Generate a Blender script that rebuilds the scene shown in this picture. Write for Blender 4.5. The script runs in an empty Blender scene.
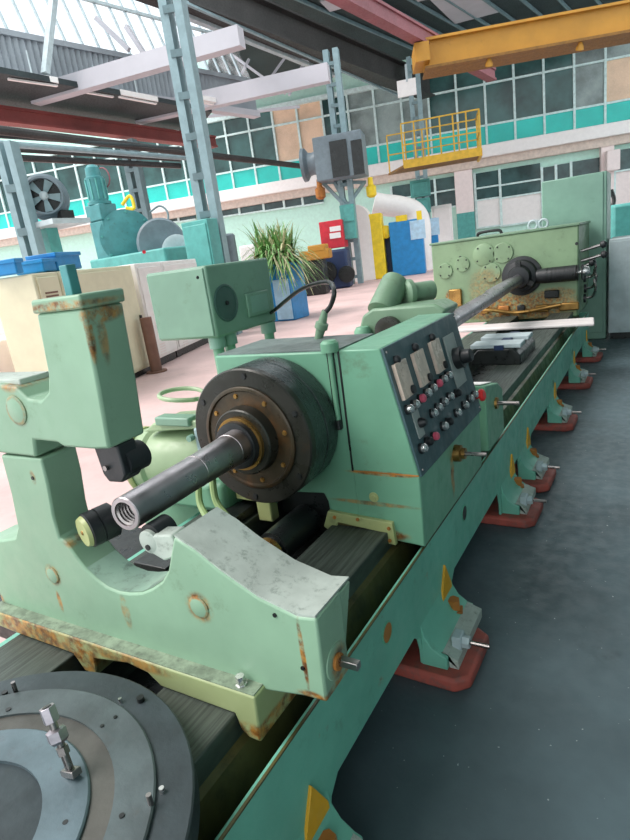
import bpy, bmesh, math, random
from mathutils import Vector, Matrix
random.seed(7)
S = bpy.context.scene
COL = S.collection

# ------------------------------------------------------------------ camera
FPX = 572.81                                     # focal length in pixels of the 630x840 frame
RM = Matrix(((0.85942528, -0.02697923, 0.51054904),
             (0.49354594, 0.30437703, -0.81471899),
             (-0.13341891, 0.95216949, 0.2749048)))
CAM = Vector((0, 0, 1.75))
cd = bpy.data.cameras.new('camera')
cd.sensor_fit = 'VERTICAL'; cd.sensor_height = 24.0; cd.lens = 24.0 * FPX / 840.0
cd.clip_start = 0.05; cd.clip_end = 400
co = bpy.data.objects.new('camera', cd); COL.objects.link(co)
co.matrix_world = Matrix.Translation(CAM) @ RM.to_4x4()
S.camera = co

# ------------------------------------------------------------------ world, sun, exposure
w = bpy.data.worlds.new('overcast_sky'); S.world = w; w.use_nodes = True
bg = w.node_tree.nodes['Background']
bg.inputs[0].default_value = (0.90, 0.97, 1.0, 1); bg.inputs[1].default_value = 1.35
sd = bpy.data.lights.new('sun', 'SUN'); sd.energy = 2.4; sd.angle = math.radians(35); sd.color = (1.0, 0.93, 0.90)
so = bpy.data.objects.new('sun', sd); COL.objects.link(so)
so.rotation_euler = Vector((0.50, 0.42, -0.85)).to_track_quat('-Z', 'Y').to_euler()
vs = S.view_settings
vs.view_transform = 'Standard'; vs.look = 'None'; vs.gamma = 1.0; vs.use_curve_mapping = False
vs.exposure = 0.40

# ------------------------------------------------------------------ surveying helpers (photo measurement -> place in the hall)
def ray(px, py): return RM @ Vector((px - 315.0, 420.0 - py, -FPX))
def at(px, py, x=None, y=None, z=None, d=None):
    r = ray(px, py)
    if d is not None: return CAM + r * (d / FPX)
    if x is not None: t = (x - CAM.x) / r.x
    elif y is not None: t = (y - CAM.y) / r.y
    else: t = (z - CAM.z) / r.z
    return CAM + r * t
def onplane(px, py, p0, n):
    r = ray(px, py); return CAM + r * ((p0 - CAM).dot(n) / r.dot(n))
def depth(p): return -(RM.transposed() @ (Vector(p) - CAM)).z

# ------------------------------------------------------------------ materials
MATS = {}
def mat(name, col, rough=0.5, metal=0.0, var=0.12, vscale=4.0, dirt=0.0, dirtcol=(0.05, 0.045, 0.03), dscale=9.0,
        rust=0.0, bump=0.08, bscale=60.0, spots=(), stretch=(1, 1, 1), emit=0.0, speck=0.0):
    if name in MATS: return MATS[name]
    m = bpy.data.materials.new(name); m.use_nodes = True
    nt = m.node_tree; N = nt.nodes; L = nt.links
    bs = N['Principled BSDF']
    geo = N.new('ShaderNodeNewGeometry')
    mp = N.new('ShaderNodeMapping'); mp.inputs['Scale'].default_value = stretch
    L.new(geo.outputs['Position'], mp.inputs[0])
    P = mp.outputs[0]
    def noise(sc, det=4, rg=0.6):
        n = N.new('ShaderNodeTexNoise'); n.inputs['Scale'].default_value = sc
        n.inputs['Detail'].default_value = det; n.inputs['Roughness'].default_value = rg
        L.new(P, n.inputs['Vector']); return n.outputs['Fac']
    def mrange(src, a, b, c=0.0, d=1.0):
        n = N.new('ShaderNodeMapRange'); n.inputs[1].default_value = a; n.inputs[2].default_value = b
        n.inputs[3].default_value = c; n.inputs[4].default_value = d
        n.interpolation_type = 'SMOOTHSTEP'; L.new(src, n.inputs[0]); return n.outputs[0]
    def math_(op, a, b):
        n = N.new('ShaderNodeMath'); n.operation = op
        for i, v in enumerate((a, b)):
            if isinstance(v, (int, float)): n.inputs[i].default_value = v
            else: L.new(v, n.inputs[i])
        return n.outputs[0]
    def mix(fac, a, b):
        n = N.new('ShaderNodeMix'); n.data_type = 'RGBA'
        if isinstance(fac, (int, float)): n.inputs[0].default_value = fac
        else: L.new(fac, n.inputs[0])
        for i, v in ((6, a), (7, b)):
            if isinstance(v, tuple): n.inputs[i].default_value = (*v[:3], 1)
            else: L.new(v, n.inputs[i])
        return n.outputs[2]
    lo = tuple(max(0, c * (1 - var)) for c in col); hi = tuple(min(1, c * (1 + var)) for c in col)
    c = mix(mrange(noise(vscale), 0.3, 0.7), lo, hi)
    if dirt > 0:
        f = mrange(noise(dscale, 8, 0.72), 0.62 - 0.22 * dirt, 0.78 - 0.12 * dirt, 0, min(1, 0.35 + 0.6 * dirt))
        c = mix(f, c, dirtcol)
    rustc = mix(mrange(noise(30, 5), 0.35, 0.65), (0.13, 0.045, 0.012), (0.45, 0.21, 0.04))
    if rust > 0:
        f = mrange(noise(6.5, 7, 0.7), 0.66 - 0.12 * rust, 0.76 - 0.06 * rust, 0, 0.9)
        c = mix(f, c, rustc)
    if spots:
        brk = mrange(noise(22, 6, 0.75), 0.32, 0.58)
        tot = None
        for (ctr, rad, inner, s) in spots:          # elliptical rust stain: centre, (rx,ry,rz), inner hole fraction, strength
            v = N.new('ShaderNodeVectorMath'); v.operation = 'SUBTRACT'; L.new(geo.outputs['Position'], v.inputs[0]); v.inputs[1].default_value = ctr
            q = N.new('ShaderNodeVectorMath'); q.operation = 'DIVIDE'; L.new(v.outputs[0], q.inputs[0]); q.inputs[1].default_value = rad
            ln = N.new('ShaderNodeVectorMath'); ln.operation = 'LENGTH'; L.new(q.outputs[0], ln.inputs[0])
            f = mrange(ln.outputs['Value'], 1.0, 0.55, 0, s)
            if inner > 0: f = math_('MULTIPLY', f, mrange(ln.outputs['Value'], inner * 0.8, inner))
            tot = f if tot is None else math_('MAXIMUM', tot, f)
        c = mix(math_('MULTIPLY', tot, brk), c, rustc)
    if speck > 0:
        f = mrange(noise(55, 1, 0.5), 0.80 - speck, 0.83 - speck, 0, 0.8)
        c = mix(f, c, (0.42, 0.46, 0.46))
    L.new(c, bs.inputs['Base Color'])
    bs.inputs['Metallic'].default_value = metal
    L.new(mrange(noise(14), 0.3, 0.7, max(0.03, rough - 0.1), min(1, rough + 0.12)), bs.inputs['Roughness'])
    if bump > 0:
        b = N.new('ShaderNodeBump'); b.inputs['Strength'].default_value = bump; b.inputs['Distance'].default_value = 0.01
        L.new(noise(bscale, 3), b.inputs['Height']); L.new(b.outputs[0], bs.inputs['Normal'])
    if emit > 0:
        bs.inputs['Emission Color'].default_value = (*col, 1); bs.inputs['Emission Strength'].default_value = emit
    MATS[name] = m
    return m
def glass(name, col, rough=0.15, alpha=0.6):
    if name in MATS: return MATS[name]
    m = bpy.data.materials.new(name); m.use_nodes = True
    nt = m.node_tree; N = nt.nodes; L = nt.links
    t = N.new('ShaderNodeBsdfTransparent'); t.inputs[0].default_value = (*col, 1)
    d = N.new('ShaderNodeBsdfTranslucent'); d.inputs[0].default_value = (*col, 1)
    n = N.new('ShaderNodeTexNoise'); n.inputs['Scale'].default_value = 1.5
    r = N.new('ShaderNodeMapRange'); r.inputs[1].default_value = .3; r.inputs[2].default_value = .7; r.inputs[3].default_value = alpha - .12; r.inputs[4].default_value = alpha + .12
    g = N.new('ShaderNodeNewGeometry'); L.new(g.outputs['Position'], n.inputs['Vector']); L.new(n.outputs['Fac'], r.inputs[0])
    mx = N.new('ShaderNodeMixShader'); L.new(r.outputs[0], mx.inputs[0]); L.new(d.outputs[0], mx.inputs[1]); L.new(t.outputs[0], mx.inputs[2])
    L.new(mx.outputs[0], N['Material Output'].inputs['Surface'])
    MATS[name] = m; return m

DK = (0.05, 0.06, 0.04)
def m_green(name, col, **k):
    a = dict(rough=0.42, var=0.10, vscale=2.5, dirt=0.22, dirtcol=(0.10, 0.13, 0.07), dscale=7, bump=0.05, bscale=90); a.update(k)
    return mat(name, col, **a)
m_bed = m_green('bed_green_paint', (0.17, 0.48, 0.36), rust=0.10)
m_bedtop = m_green('bed_green_edge', (0.14, 0.45, 0.30), dirt=0.5)
m_carr = m_green('carriage_green_paint', (0.16, 0.36, 0.23), rust=0.06)
m_head = m_green('headstock_green_paint', (0.17, 0.28, 0.18), dirt=0.30, rust=0.10)
m_box = m_green('switchbox_green_paint', (0.19, 0.33, 0.24), dirt=0.25)
m_tower = m_green('tower_green_paint', (0.21, 0.37, 0.29), dirt=0.1)
m_hose = mat('olive_hose', (0.30, 0.42, 0.18), 0.5)
m_yell_edge = m_green('worn_yellow_green', (0.42, 0.46, 0.20), rust=0.35, dirt=0.35)
m_worn_lit = mat('worn_and_lit_grey', (0.42, 0.47, 0.42), 0.6, var=0.2, dirt=0.55, dirtcol=(0.12, 0.15, 0.12), dscale=26)  # worn grey parts; on the steady arm top, overhead light in the colour
m_steel = mat('bright_steel', (0.33, 0.30, 0.29), 0.28, 1.0, var=0.25, vscale=9, bump=0.03)
m_pipe = mat('pipe_steel', (0.46, 0.42, 0.43), 0.36, 1.0, var=0.15, vscale=5, dirt=0.2, dirtcol=(0.05, 0.04, 0.035), dscale=5, bump=0.03)
m_bar = mat('bar_steel', (0.40, 0.37, 0.40), 0.35, 1.0, var=0.15, vscale=6)
m_dark = mat('oily_black', (0.012, 0.014, 0.014), 0.35, var=0.4, bump=0.1)
m_blk = mat('black_rubber', (0.012, 0.014, 0.016), 0.45, var=0.3)
m_chuck = mat('oily_chuck_iron', (0.030, 0.030, 0.024), 0.33, 0.35, var=0.3, dirt=0.4, dirtcol=(0.10, 0.055, 0.02), dscale=6, bump=0.06)
m_chuckface = mat('brown_chuck_face', (0.055, 0.040, 0.022), 0.36, 0.3, var=0.35, vscale=6, dirt=0.6, dirtcol=(0.14, 0.06, 0.018), dscale=5)
m_chuckside = mat('blued_chuck_rim', (0.05, 0.065, 0.065), 0.3, 0.6, var=0.25, stretch=(1, 8, 1), vscale=14)
m_guide = mat('planed_guide_iron', (0.070, 0.085, 0.072), 0.5, 0.35, var=0.35, vscale=10, stretch=(9, 0.35, 1), dirt=0.3, dirtcol=(0.03, 0.035, 0.03))
m_brown = mat('oily_rail', (0.09, 0.075, 0.025), 0.4, 0.2, var=0.5, vscale=4, dirt=0.5, dirtcol=(0.02, 0.02, 0.012))
m_disc = mat('disc_iron', (0.038, 0.052, 0.058), 0.50, 0.2, var=0.25, vscale=6, dirt=0.15)
m_disc2 = mat('disc_worn', (0.085, 0.108, 0.112), 0.48, 0.2, var=0.30, vscale=5, dirt=0.35, dirtcol=(0.07, 0.06, 0.05))
m_disc3 = mat('disc_tan', (0.085, 0.082, 0.072), 0.5, 0.2, var=0.3, vscale=5, dirt=0.3)
m_disc4 = mat('disc_blue', (0.11, 0.155, 0.175), 0.45, 0.3, var=0.25, vscale=4, dirt=0.3, dirtcol=(0.08, 0.06, 0.06))
m_pad = mat('red_pad_paint', (0.36, 0.075, 0.055), 0.6, var=0.25, dirt=0.65, dirtcol=(0.14, 0.10, 0.09), dscale=14)
m_padd = mat('dark_pad', (0.06, 0.045, 0.04), 0.6, dirt=0.4)
m_yel = mat('yellow_pocket_paint', (0.80, 0.40, 0.02), 0.5, var=0.15, rust=0.15)
m_panel = mat('slate_panel_paint', (0.050, 0.095, 0.105), 0.45, var=0.2, dirt=0.2)
m_grey = mat('grey_paint', (0.30, 0.40, 0.42), 0.5, dirt=0.1)
m_lgrey = mat('light_grey_paint', (0.45, 0.53, 0.55), 0.5, dirt=0.06)
m_white = mat('white_paint', (0.86, 0.83, 0.81), 0.55, var=0.03, bump=0)
m_pinkw = mat('pinkish_white', (0.84, 0.73, 0.71), 0.6, var=0.04, bump=0)
m_cream = mat('cream_paint', (0.74, 0.70, 0.50), 0.5, var=0.04, bump=0)
m_red = mat('red_paint', (0.62, 0.02, 0.04), 0.4)
m_blue = mat('blue_paint', (0.01, 0.24, 0.56), 0.4, var=0.1)
m_ltblue = mat('pale_blue_paint', (0.45, 0.66, 0.82), 0.5)
m_dblue = mat('dark_blue_paint', (0.012, 0.03, 0.09), 0.5)
m_ylw = mat('yellow_paint', (0.85, 0.62, 0.02), 0.45, var=0.1)
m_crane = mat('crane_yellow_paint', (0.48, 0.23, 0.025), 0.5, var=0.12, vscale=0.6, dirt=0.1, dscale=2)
m_plat = mat('platform_yellow_paint', (0.70, 0.43, 0.04), 0.5)
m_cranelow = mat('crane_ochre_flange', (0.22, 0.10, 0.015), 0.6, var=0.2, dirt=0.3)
m_teal = mat('teal_band_panel', (0.02, 0.55, 0.48), 0.35, var=0.12, vscale=0.4)
m_mint = mat('mint_wall_paint', (0.52, 0.80, 0.69), 0.6, var=0.05)
m_tealbox = mat('teal_box_paint', (0.09, 0.36, 0.33), 0.5, dirt=0.1)
m_pump = mat('pump_teal_paint', (0.06, 0.25, 0.26), 0.45, dirt=0.25)
m_col = mat('column_blue_grey', (0.25, 0.36, 0.39), 0.5, var=0.1, dirt=0.1)
m_cold = mat('column_web_grey', (0.16, 0.24, 0.26), 0.5, var=0.1, dirt=0.2)
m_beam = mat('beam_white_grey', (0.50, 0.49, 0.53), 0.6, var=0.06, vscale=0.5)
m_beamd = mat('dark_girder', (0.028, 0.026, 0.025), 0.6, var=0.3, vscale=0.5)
m_rail = mat('pink_rail', (0.26, 0.085, 0.10), 0.6, var=0.15, vscale=0.6)
m_redbeam = mat('dull_red_beam', (0.24, 0.05, 0.045), 0.6, var=0.2, vscale=0.5)
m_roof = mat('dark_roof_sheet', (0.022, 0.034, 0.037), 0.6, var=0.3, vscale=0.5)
m_corr = mat('grey_corrugated_sheet', (0.30, 0.33, 0.36), 0.5, var=0.15, vscale=0.6)
m_frame = mat('pale_window_frame', (0.62, 0.78, 0.76), 0.5)
m_pane = mat('dark_green_glass', (0.030, 0.090, 0.085), 0.15, 0.0, var=0.5, vscale=0.35, bump=0)
m_pane2 = mat('peach_backed_glass', (0.74, 0.52, 0.36), 0.25, var=0.15, vscale=0.4, bump=0)
m_pane3 = mat('grey_hazed_glass', (0.24, 0.30, 0.29), 0.2, var=0.5, vscale=0.3, bump=0)
m_pane4 = mat('lower_window_glass', (0.035, 0.075, 0.075), 0.15, var=0.5, vscale=0.5, bump=0)
m_sky = glass('skylight_glass', (0.97, 0.98, 1.0), alpha=0.88)
m_leaf = mat('plant_leaf', (0.16, 0.34, 0.10), 0.5, var=0.4, vscale=8)
m_leaf2 = mat('plant_dry_leaf', (0.55, 0.52, 0.30), 0.6, var=0.3, vscale=8)
m_rustb = mat('rust_orange', (0.42, 0.16, 0.03), 0.6, var=0.3)
m_bpost = mat('brown_post', (0.20, 0.10, 0.07), 0.6)
m_brass = mat('brass', (0.35, 0.20, 0.06), 0.35, 0.8, var=0.3)
m_meter = mat('meter_face', (0.72, 0.56, 0.46), 0.25, var=0.12, vscale=12)
m_chrome = mat('chrome_button', (0.75, 0.73, 0.72), 0.2, 0.9)
m_pinkbtn = mat('pink_button', (0.65, 0.10, 0.16), 0.3)
m_redbtn = mat('red_button', (0.75, 0.03, 0.03), 0.35)
m_plate = mat('pale_switch_plate', (0.32, 0.35, 0.33), 0.5)
m_plank = mat('weathered_board', (0.72, 0.66, 0.64), 0.7, var=0.12, stretch=(0.6, 6, 6), vscale=6, dirt=0.1)
m_floorR = mat('dark_slate_floor', (0.075, 0.112, 0.125), 0.50, var=0.22, vscale=1.2, dirt=0.22, dirtcol=(0.020, 0.030, 0.034), dscale=3, bump=0.12, bscale=40, speck=0.035)
m_floorL = mat('pink_concrete_floor', (0.62, 0.44, 0.42), 0.65, var=0.12, vscale=0.7, dirt=0.18, dirtcol=(0.34, 0.24, 0.23), dscale=0.9, bump=0.05)
m_fan = mat('fan_grey', (0.17, 0.22, 0.25), 0.45, dirt=0.1)

# ------------------------------------------------------------------ mesh builder
class MB:
    def __init__(s): s.v = []; s.f = []
    def add(s, vs_, fs):
        o = len(s.v); s.v += [Vector(v) for v in vs_]; s.f += [tuple(i + o for i in f) for f in fs]; return s
    def box(s, a, b):
        x0, y0, z0 = a; x1, y1, z1 = b
        return s.add([(x0,y0,z0),(x1,y0,z0),(x1,y1,z0),(x0,y1,z0),(x0,y0,z1),(x1,y0,z1),(x1,y1,z1),(x0,y1,z1)],
                     [(0,3,2,1),(4,5,6,7),(0,1,5,4),(1,2,6,5),(2,3,7,6),(3,0,4,7)])
    def hexa(s, p):                                # 4 bottom then 4 top corners, both counter-clockwise seen from above
        return s.add(p, [(0,3,2,1),(4,5,6,7),(0,1,5,4),(1,2,6,5),(2,3,7,6),(3,0,4,7)])
    def slab(s, quad, off):                        # quad of 3D points thickened by a vector
        o = Vector(off); q = [Vector(p) for p in quad]; n = len(q)
        return s.add(q + [p + o for p in q], [tuple(range(n))[::-1], tuple(range(n, 2*n))] + [(i, (i+1) % n, n + (i+1) % n, n + i) for i in range(n)])
    def prism(s, poly, axis, a, b):
        mk = {'x': lambda p, t: (t, p[0], p[1]), 'y': lambda p, t: (p[0], t, p[1]), 'z': lambda p, t: (p[0], p[1], t)}[axis]
        n = len(poly)
        return s.add([mk(p, a) for p in poly] + [mk(p, b) for p in poly],
                     [tuple(range(n)), tuple(range(2*n-1, n-1, -1))] + [(i, n+i, n+(i+1) % n, (i+1) % n) for i in range(n)])
    def lathe(s, p0, ax, prof, seg=24, caps=True):            # prof: (distance along axis, radius)
        p0 = Vector(p0); ax = Vector(ax).normalized(); u = ax.orthogonal().normalized(); w_ = ax.cross(u)
        vv = []; ff = []
        for (t, r) in prof:
            for k in range(seg):
                a = 2*math.pi*k/seg; vv.append(p0 + ax*t + (u*math.cos(a) + w_*math.sin(a))*r)
        for i in range(len(prof)-1):
            for k in range(seg):
                k2 = (k+1) % seg; ff.append((i*seg+k, i*seg+k2, (i+1)*seg+k2, (i+1)*seg+k))
        if caps: ff.append(tuple(range(seg))[::-1]); ff.append(tuple((len(prof)-1)*seg + k for k in range(seg)))
        return s.add(vv, ff)
    def cyl(s, p0, p1, r, r2=None, seg=16):
        p0 = Vector(p0); p1 = Vector(p1); d = p1 - p0
        return s.lathe(p0, d, [(0, r), (d.length, r if r2 is None else r2)], seg)
    def tube(s, pts, r, seg=8):
        P = [Vector(p) for p in pts]; n = len(P); vv = []; ff = []; up = None
        for i, p in enumerate(P):
            t = (P[min(i+1, n-1)] - P[max(i-1, 0)]).normalized()
            u = t.orthogonal().normalized() if up is None else (up - t*up.dot(t)).normalized()
            up = u; w_ = t.cross(u)
            for k in range(seg):
                a = 2*math.pi*k/seg; vv.append(p + (u*math.cos(a) + w_*math.sin(a))*r)
        for i in range(n-1):
            for k in range(seg):
                k2 = (k+1) % seg; ff.append((i*seg+k, i*seg+k2, (i+1)*seg+k2, (i+1)*seg+k))
        ff.append(tuple(range(seg))[::-1]); ff.append(tuple((n-1)*seg+k for k in range(seg)))
        return s.add(vv, ff)
    def beam(s, a, b, w_, h, up=(0, 0, 1)):        # box bar between two points; a,b on the bottom centre line
        a = Vector(a); b = Vector(b); d = (b - a).normalized(); sd_ = d.cross(Vector(up)).normalized() * (w_/2); u = sd_.cross(d).normalized()*h
        return s.hexa([a - sd_, a + sd_, b + sd_, b - sd_, a - sd_ + u, a + sd_ + u, b + sd_ + u, b - sd_ + u])
    def build(s, name, m, parent=None, bevel=0.0, smooth=35, seg=2):
        org = parent_origin(parent) if parent else Vector((0, 0, 0))
        me = bpy.data.meshes.new(name); me.from_pydata([v - org for v in s.v], [], s.f)
        bm = bmesh.new(); bm.from_mesh(me); bmesh.ops.recalc_face_normals(bm, faces=bm.faces[:]); bm.to_mesh(me); bm.free()
        me.materials.append(m)
        for p in me.polygons: p.use_smooth = True
        me.set_sharp_from_angle(angle=math.radians(smooth))
        o = bpy.data.objects.new(name, me); COL.objects.link(o)
        if parent: o.parent = parent
        if bevel > 0:
            b = o.modifiers.new('bevel', 'BEVEL'); b.width = bevel; b.segments = seg; b.limit_method = 'ANGLE'; b.angle_limit = math.radians(32)
        return o
def parent_origin(o):
    v = Vector((0, 0, 0))
    while o: v = v + o.location; o = o.parent
    return v
def tag(o, label, cat, group=None):
    o['label'] = label; o['category'] = cat
    if group: o['group'] = group
    return o
def thing(name, loc, label, cat, group=None):
    o = bpy.data.objects.new(name, None); o.empty_display_size = 0.1; COL.objects.link(o); o.location = loc
    return tag(o, label, cat, group)
def struct(o): o['kind'] = 'structure'; return o
def bez(pts, n=24):                                # smooth curve through points (Catmull-Rom)
    P = [Vector(p) for p in pts]; P = [2*P[0]-P[1]] + P + [2*P[-1]-P[-2]]; out = []
    for i in range(1, len(P)-2):
        for k in range(n):
            t = k/n; a, b, c, d = P[i-1:i+3]
            out.append(0.5*((2*b) + (c-a)*t + (2*a-5*b+4*c-d)*t*t + (3*b-a-3*c+d)*t**3))
    out.append(P[-2]); return out
def arc(cx, cz, r, a0, a1, n):
    return [(cx + r*math.cos(math.radians(a0+(a1-a0)*i/n)), cz + r*math.sin(math.radians(a0+(a1-a0)*i/n))) for i in range(n+1)]
def hexbolt(p, ax, r, h, name, m, parent):
    return MB().lathe(p, ax, [(0, r*1.25), (0.004, r*1.25), (0.0041, r), (h, r*0.96)], 6).build(name, m, parent)

# ------------------------------------------------------------------ floor
struct(MB().box((-2.0, -1.5, -0.1), (14, 70, 0)).build('floor', m_floorR))
struct(MB().box((-60, -1.5, -0.1), (-2.0, 70, 0)).build('floor', m_floorL))

# unseen right wall and roof slab, added to darken the machine's right faces
struct(MB().box((5.0, -7, 0), (5.3, 22, 10.6)).build('wall_shade_right', mat('shade_wall_dull', (0.16, 0.24, 0.24), 0.7)))
struct(MB().box((-4.0, -7, 10.6), (5.3, 16, 10.9)).build('ceiling', mat('shade_wall_dull', (0.16, 0.24, 0.24), 0.7)))  # unseen slab, added to block sky light over the machine

# ================================================================== THE HALL
def hdir(px):                                     # horizontal direction towards an image column
    py = 420 - (0.13341891*(px - 315) + 0.2749048*FPX)/0.95216949
    v = ray(px, py); v.z = 0; return v.normalized()
UC = -hdir(-2000)                                 # across the hall, to the right
UL = hdir(760)                                    # along the hall, away
NW = Vector((UC.y, -UC.x, 0))                     # wall normal, towards the camera
if NW.dot(CAM - at(315, 255, d=50)) < 0: NW = -NW
PW = at(315, 255, d=50); PW.z = 0
def wp(px, py): return onplane(px, py, PW, NW)
def ws(px, py=150): return (wp(px, py) - PW).dot(UC)
def wz(py, px=400): return wp(px, py).z
def wbox(s0, s1, z0, z1, o0, o1):                 # box on the wall: along, height, offset from the wall face towards the camera
    b = MB(); P = []
    for z in (z0, z1):
        for (s, o) in ((s0, o1), (s1, o1), (s1, o0), (s0, o0)): P.append(PW + UC*s + NW*o + Vector((0, 0, z)))
    return b.hexa(P)
sL, sR = ws(-160), ws(760)
zTop, zTr, zBand, zBot, zLed, zSof, zLw = wz(84), wz(101), wz(141), wz(161), wz(173), wz(181), wz(203)
wall = struct(wbox(sL, sR, 0, zTop + 6, -0.6, -0.25).build('wall_back', m_mint))
# white ledge and soffit
struct(wbox(sL, sR, zLed, zBot, -0.25, 0.9).build('trim_1', m_white, None, 0.05))
struct(wbox(sL, sR, zSof, zLed, -0.25, 0.45).build('trim_2', mat('beige_soffit', (0.62, 0.52, 0.45), 0.6)))
struct(wbox(sL, sR, zTop, zTop + 0.35, -0.25, 0.2).build('trim_3', m_frame))
# upper glazing: one bay per mullion, two panes and a teal apron panel each
s0 = ws(484, 100); st = ws(513, 95) - s0
k0 = int((sL - s0)/st) - 1; k1 = int((sR - s0)/st) + 1
wn = 0
def pane_mat(px, row):
    if 272 < px < 330: return m_pane2
    if px > 592: return m_pane2 if row == 0 else m_pane3
    if 335 < px < 425 or px > 560: return m_pane3
    return m_pane
def to_px(p):
    q = RM.transposed() @ (p - CAM); return 315 + q.x*FPX/-q.z, 420 - q.y*FPX/-q.z
for kk in range(k0, k1):
    a, b = s0 + kk*st, s0 + (kk+1)*st
    px = to_px(PW + UC*((a+b)/2) + Vector((0, 0, zTr)))[0]
    if px < -30 or px > 680: continue
    wn += 1
    wi = struct(wbox(a, a + 0.16, zBot, zTop, -0.25, 0.06).build('window_%d' % wn, m_frame))
    wbox(a, b, zTr - 0.07, zTr + 0.07, -0.2, 0.04).build('transom', m_frame, wi)
    wbox(a, b, zBand - 0.07, zBand + 0.07, -0.2, 0.04).build('sill', m_frame, wi)
    wbox(a + 0.16, b, zBand + 0.07, zTr - 0.07, -0.2, -0.12).build('pane', pane_mat(px, 0), wi)
    wbox(a + 0.16, b, zTr + 0.07, zTop, -0.2, -0.12).build('pane', pane_mat(px, 1), wi)
    wbox(a + 0.16, b, zBot, zBand - 0.07, -0.2, -0.05).build('apron_panel', m_teal, wi)
# lower windows, right part: white frames with glass above and white boards below
def lower(pxa, pxb, pys, mats, transoms=True):
    global wn
    wn += 1
    a, b = ws(pxa, 190), ws(pxb, 190)
    zs = [wz(p, pxa) for p in pys]
    wi = struct(wbox(a, a + 0.18, zs[-1], zs[0], -0.25, 0.05).build('window_%d' % wn, m_frame))
    for i in range(len(zs)-1):
        wbox(a + 0.18, b, zs[i+1] + 0.06, zs[i] - 0.06, -0.25, -0.10).build('pane', mats[i], wi)
        wbox(a, b, zs[i+1] - 0.06, zs[i+1] + 0.06, -0.25, 0.03).build('transom', m_frame, wi)
for (a, b) in ((474, 499), (499, 541)):
    lower(a, b, (173 - (a - 474)*0.17, 189 - (a-474)*0.14, 201 - (a-474)*0.1, 229 - (a-474)*0.1), (m_pane4, m_pane4, m_white))
for (a, b) in ((541, 555), (555, 570), (570, 600)): lower(a, b, (167 - (a-541)*0.2, 190, 226), (m_pane4, m_white))
lower(613, 650, (150, 172, 215), (m_pane4, m_pinkw))
for (a, b) in ((390, 412), (412, 434), (434, 455)): lower(a, b, (186 - (a-390)*0.17, 200 - (a-390)*.17, 216 - (a-390)*.15), (m_pane4, m_pane4))
for (a, b) in ((209, 235), (235, 260), (260, 281), (281, 300), (300, 322)): lower(a, b, (206 - (a-209)*0.16, 219 - (a-209)*0.14), (m_pane4,))
for (a, b) in ((150, 172), (172, 190)): lower(a, b, (213 - (a-150)*0.16, 226 - (a-150)*0.14), (m_pane4,))
# pilasters
pil = struct(wbox(ws(455, 190), ws(473, 190), 0, zSof, -0.25, 0.35).build('trim_4', m_pinkw, None, 0.05))
wbox(ws(455, 190), ws(473, 190), 0, wz(213, 464), 0.0, 0.40).build('teal_dado', m_tealbox, pil)
struct(wbox(ws(600, 150), ws(613, 150), 0, zSof, -0.25, 0.35).build('trim_5', m_pinkw))
bxp = tag(wbox(ws(603, 145), ws(616, 145), wz(172, 609), wz(152, 609), 0.3, 1.2).build('wall_unit', m_pinkw, None, 0.05), 'pinkish white box fixed high on the wall at the right edge', 'wall unit')

# ------------------------------------------------------------------ roof: skylight on the left, dark sheet roof on the right
A = at(-60, 20, z=11); B = at(252, 82, z=11); U = (B - A).normalized(); Lg = (B - A).length
NS = Vector((-U.y, U.x, 0))
if NS.dot(CAM - A) > 0: NS = -NS                 # pointing away from the camera side
sky_root = struct(MB().beam(A - Vector((0, 0, 0.1)), B - Vector((0, 0, 0.1)), 0.25, 0.2).build('ceiling', m_corr))
nb = 20; rise = [(0, 0), (2.2, 0.8), (4.6, 1.8)]
for i in range(nb):
    a = A + U*(Lg*i/nb); b = A + U*(Lg*(i+1)/nb)
    for j in range(2):
        z0_, o0_ = rise[j]; z1_, o1_ = rise[j+1]
        q = [a + U*0.06 + NS*o0_ + Vector((0, 0, z0_ + .1)), b - U*0.06 + NS*o0_ + Vector((0, 0, z0_ + .1)), b - U*0.06 + NS*o1_ + Vector((0, 0, z1_ - .04)), a + U*0.06 + NS*o1_ + Vector((0, 0, z1_ - .04))]
        MB().slab(q, -NS*0.03).build('pane', m_sky, sky_root)
    MB().beam(a, a + NS*1.8 + Vector((0, 0, 4.6)), 0.10, 0.08, up=U).build('glazing_bar', m_lgrey, sky_root)
for j in (1, 2):
    z1_, o1_ = rise[j]; MB().beam(A + NS*o1_ + Vector((0, 0, z1_)), B + NS*o1_ + Vector((0, 0, z1_)), 0.14, 0.12).build('purlin', m_lgrey, sky_root)
# corrugated strip under the glazing
b_ = MB(); n = 120; vv = []; ff = []
for i in range(n+1):
    p = A + U*(Lg*i/n) + NS*(0.10*(1 if i % 2 else -1)*0.6)
    vv += [p + Vector((0, 0, -0.05)), p + Vector((0, 0, -1.45))]
for i in range(n): ff.append((2*i, 2*i+1, 2*i+3, 2*i+2))
co_ = b_.add(vv, ff).build('corrugated_strip', m_corr, sky_root, smooth=10); co_['kind'] = 'stuff'
MB().beam(A + Vector((0, 0, -1.75)), B + Vector((0, 0, -1.75)), 0.5, 0.3).build('gutter_beam', m_beam, sky_root)
# dark lower ceiling behind the strip, on the left
def roofpoly(pts, z, m, name, parent=None, t=0.2):
    q = [at(px, py, z=z) for px, py in pts]
    return MB().slab(q, (0, 0, t)).build(name, m, parent)
roofpoly([(-60, 62), (212, 112), (196, 132), (-60, 104)], 9.0, m_roof, 'soffit_sheet', sky_root)
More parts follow.
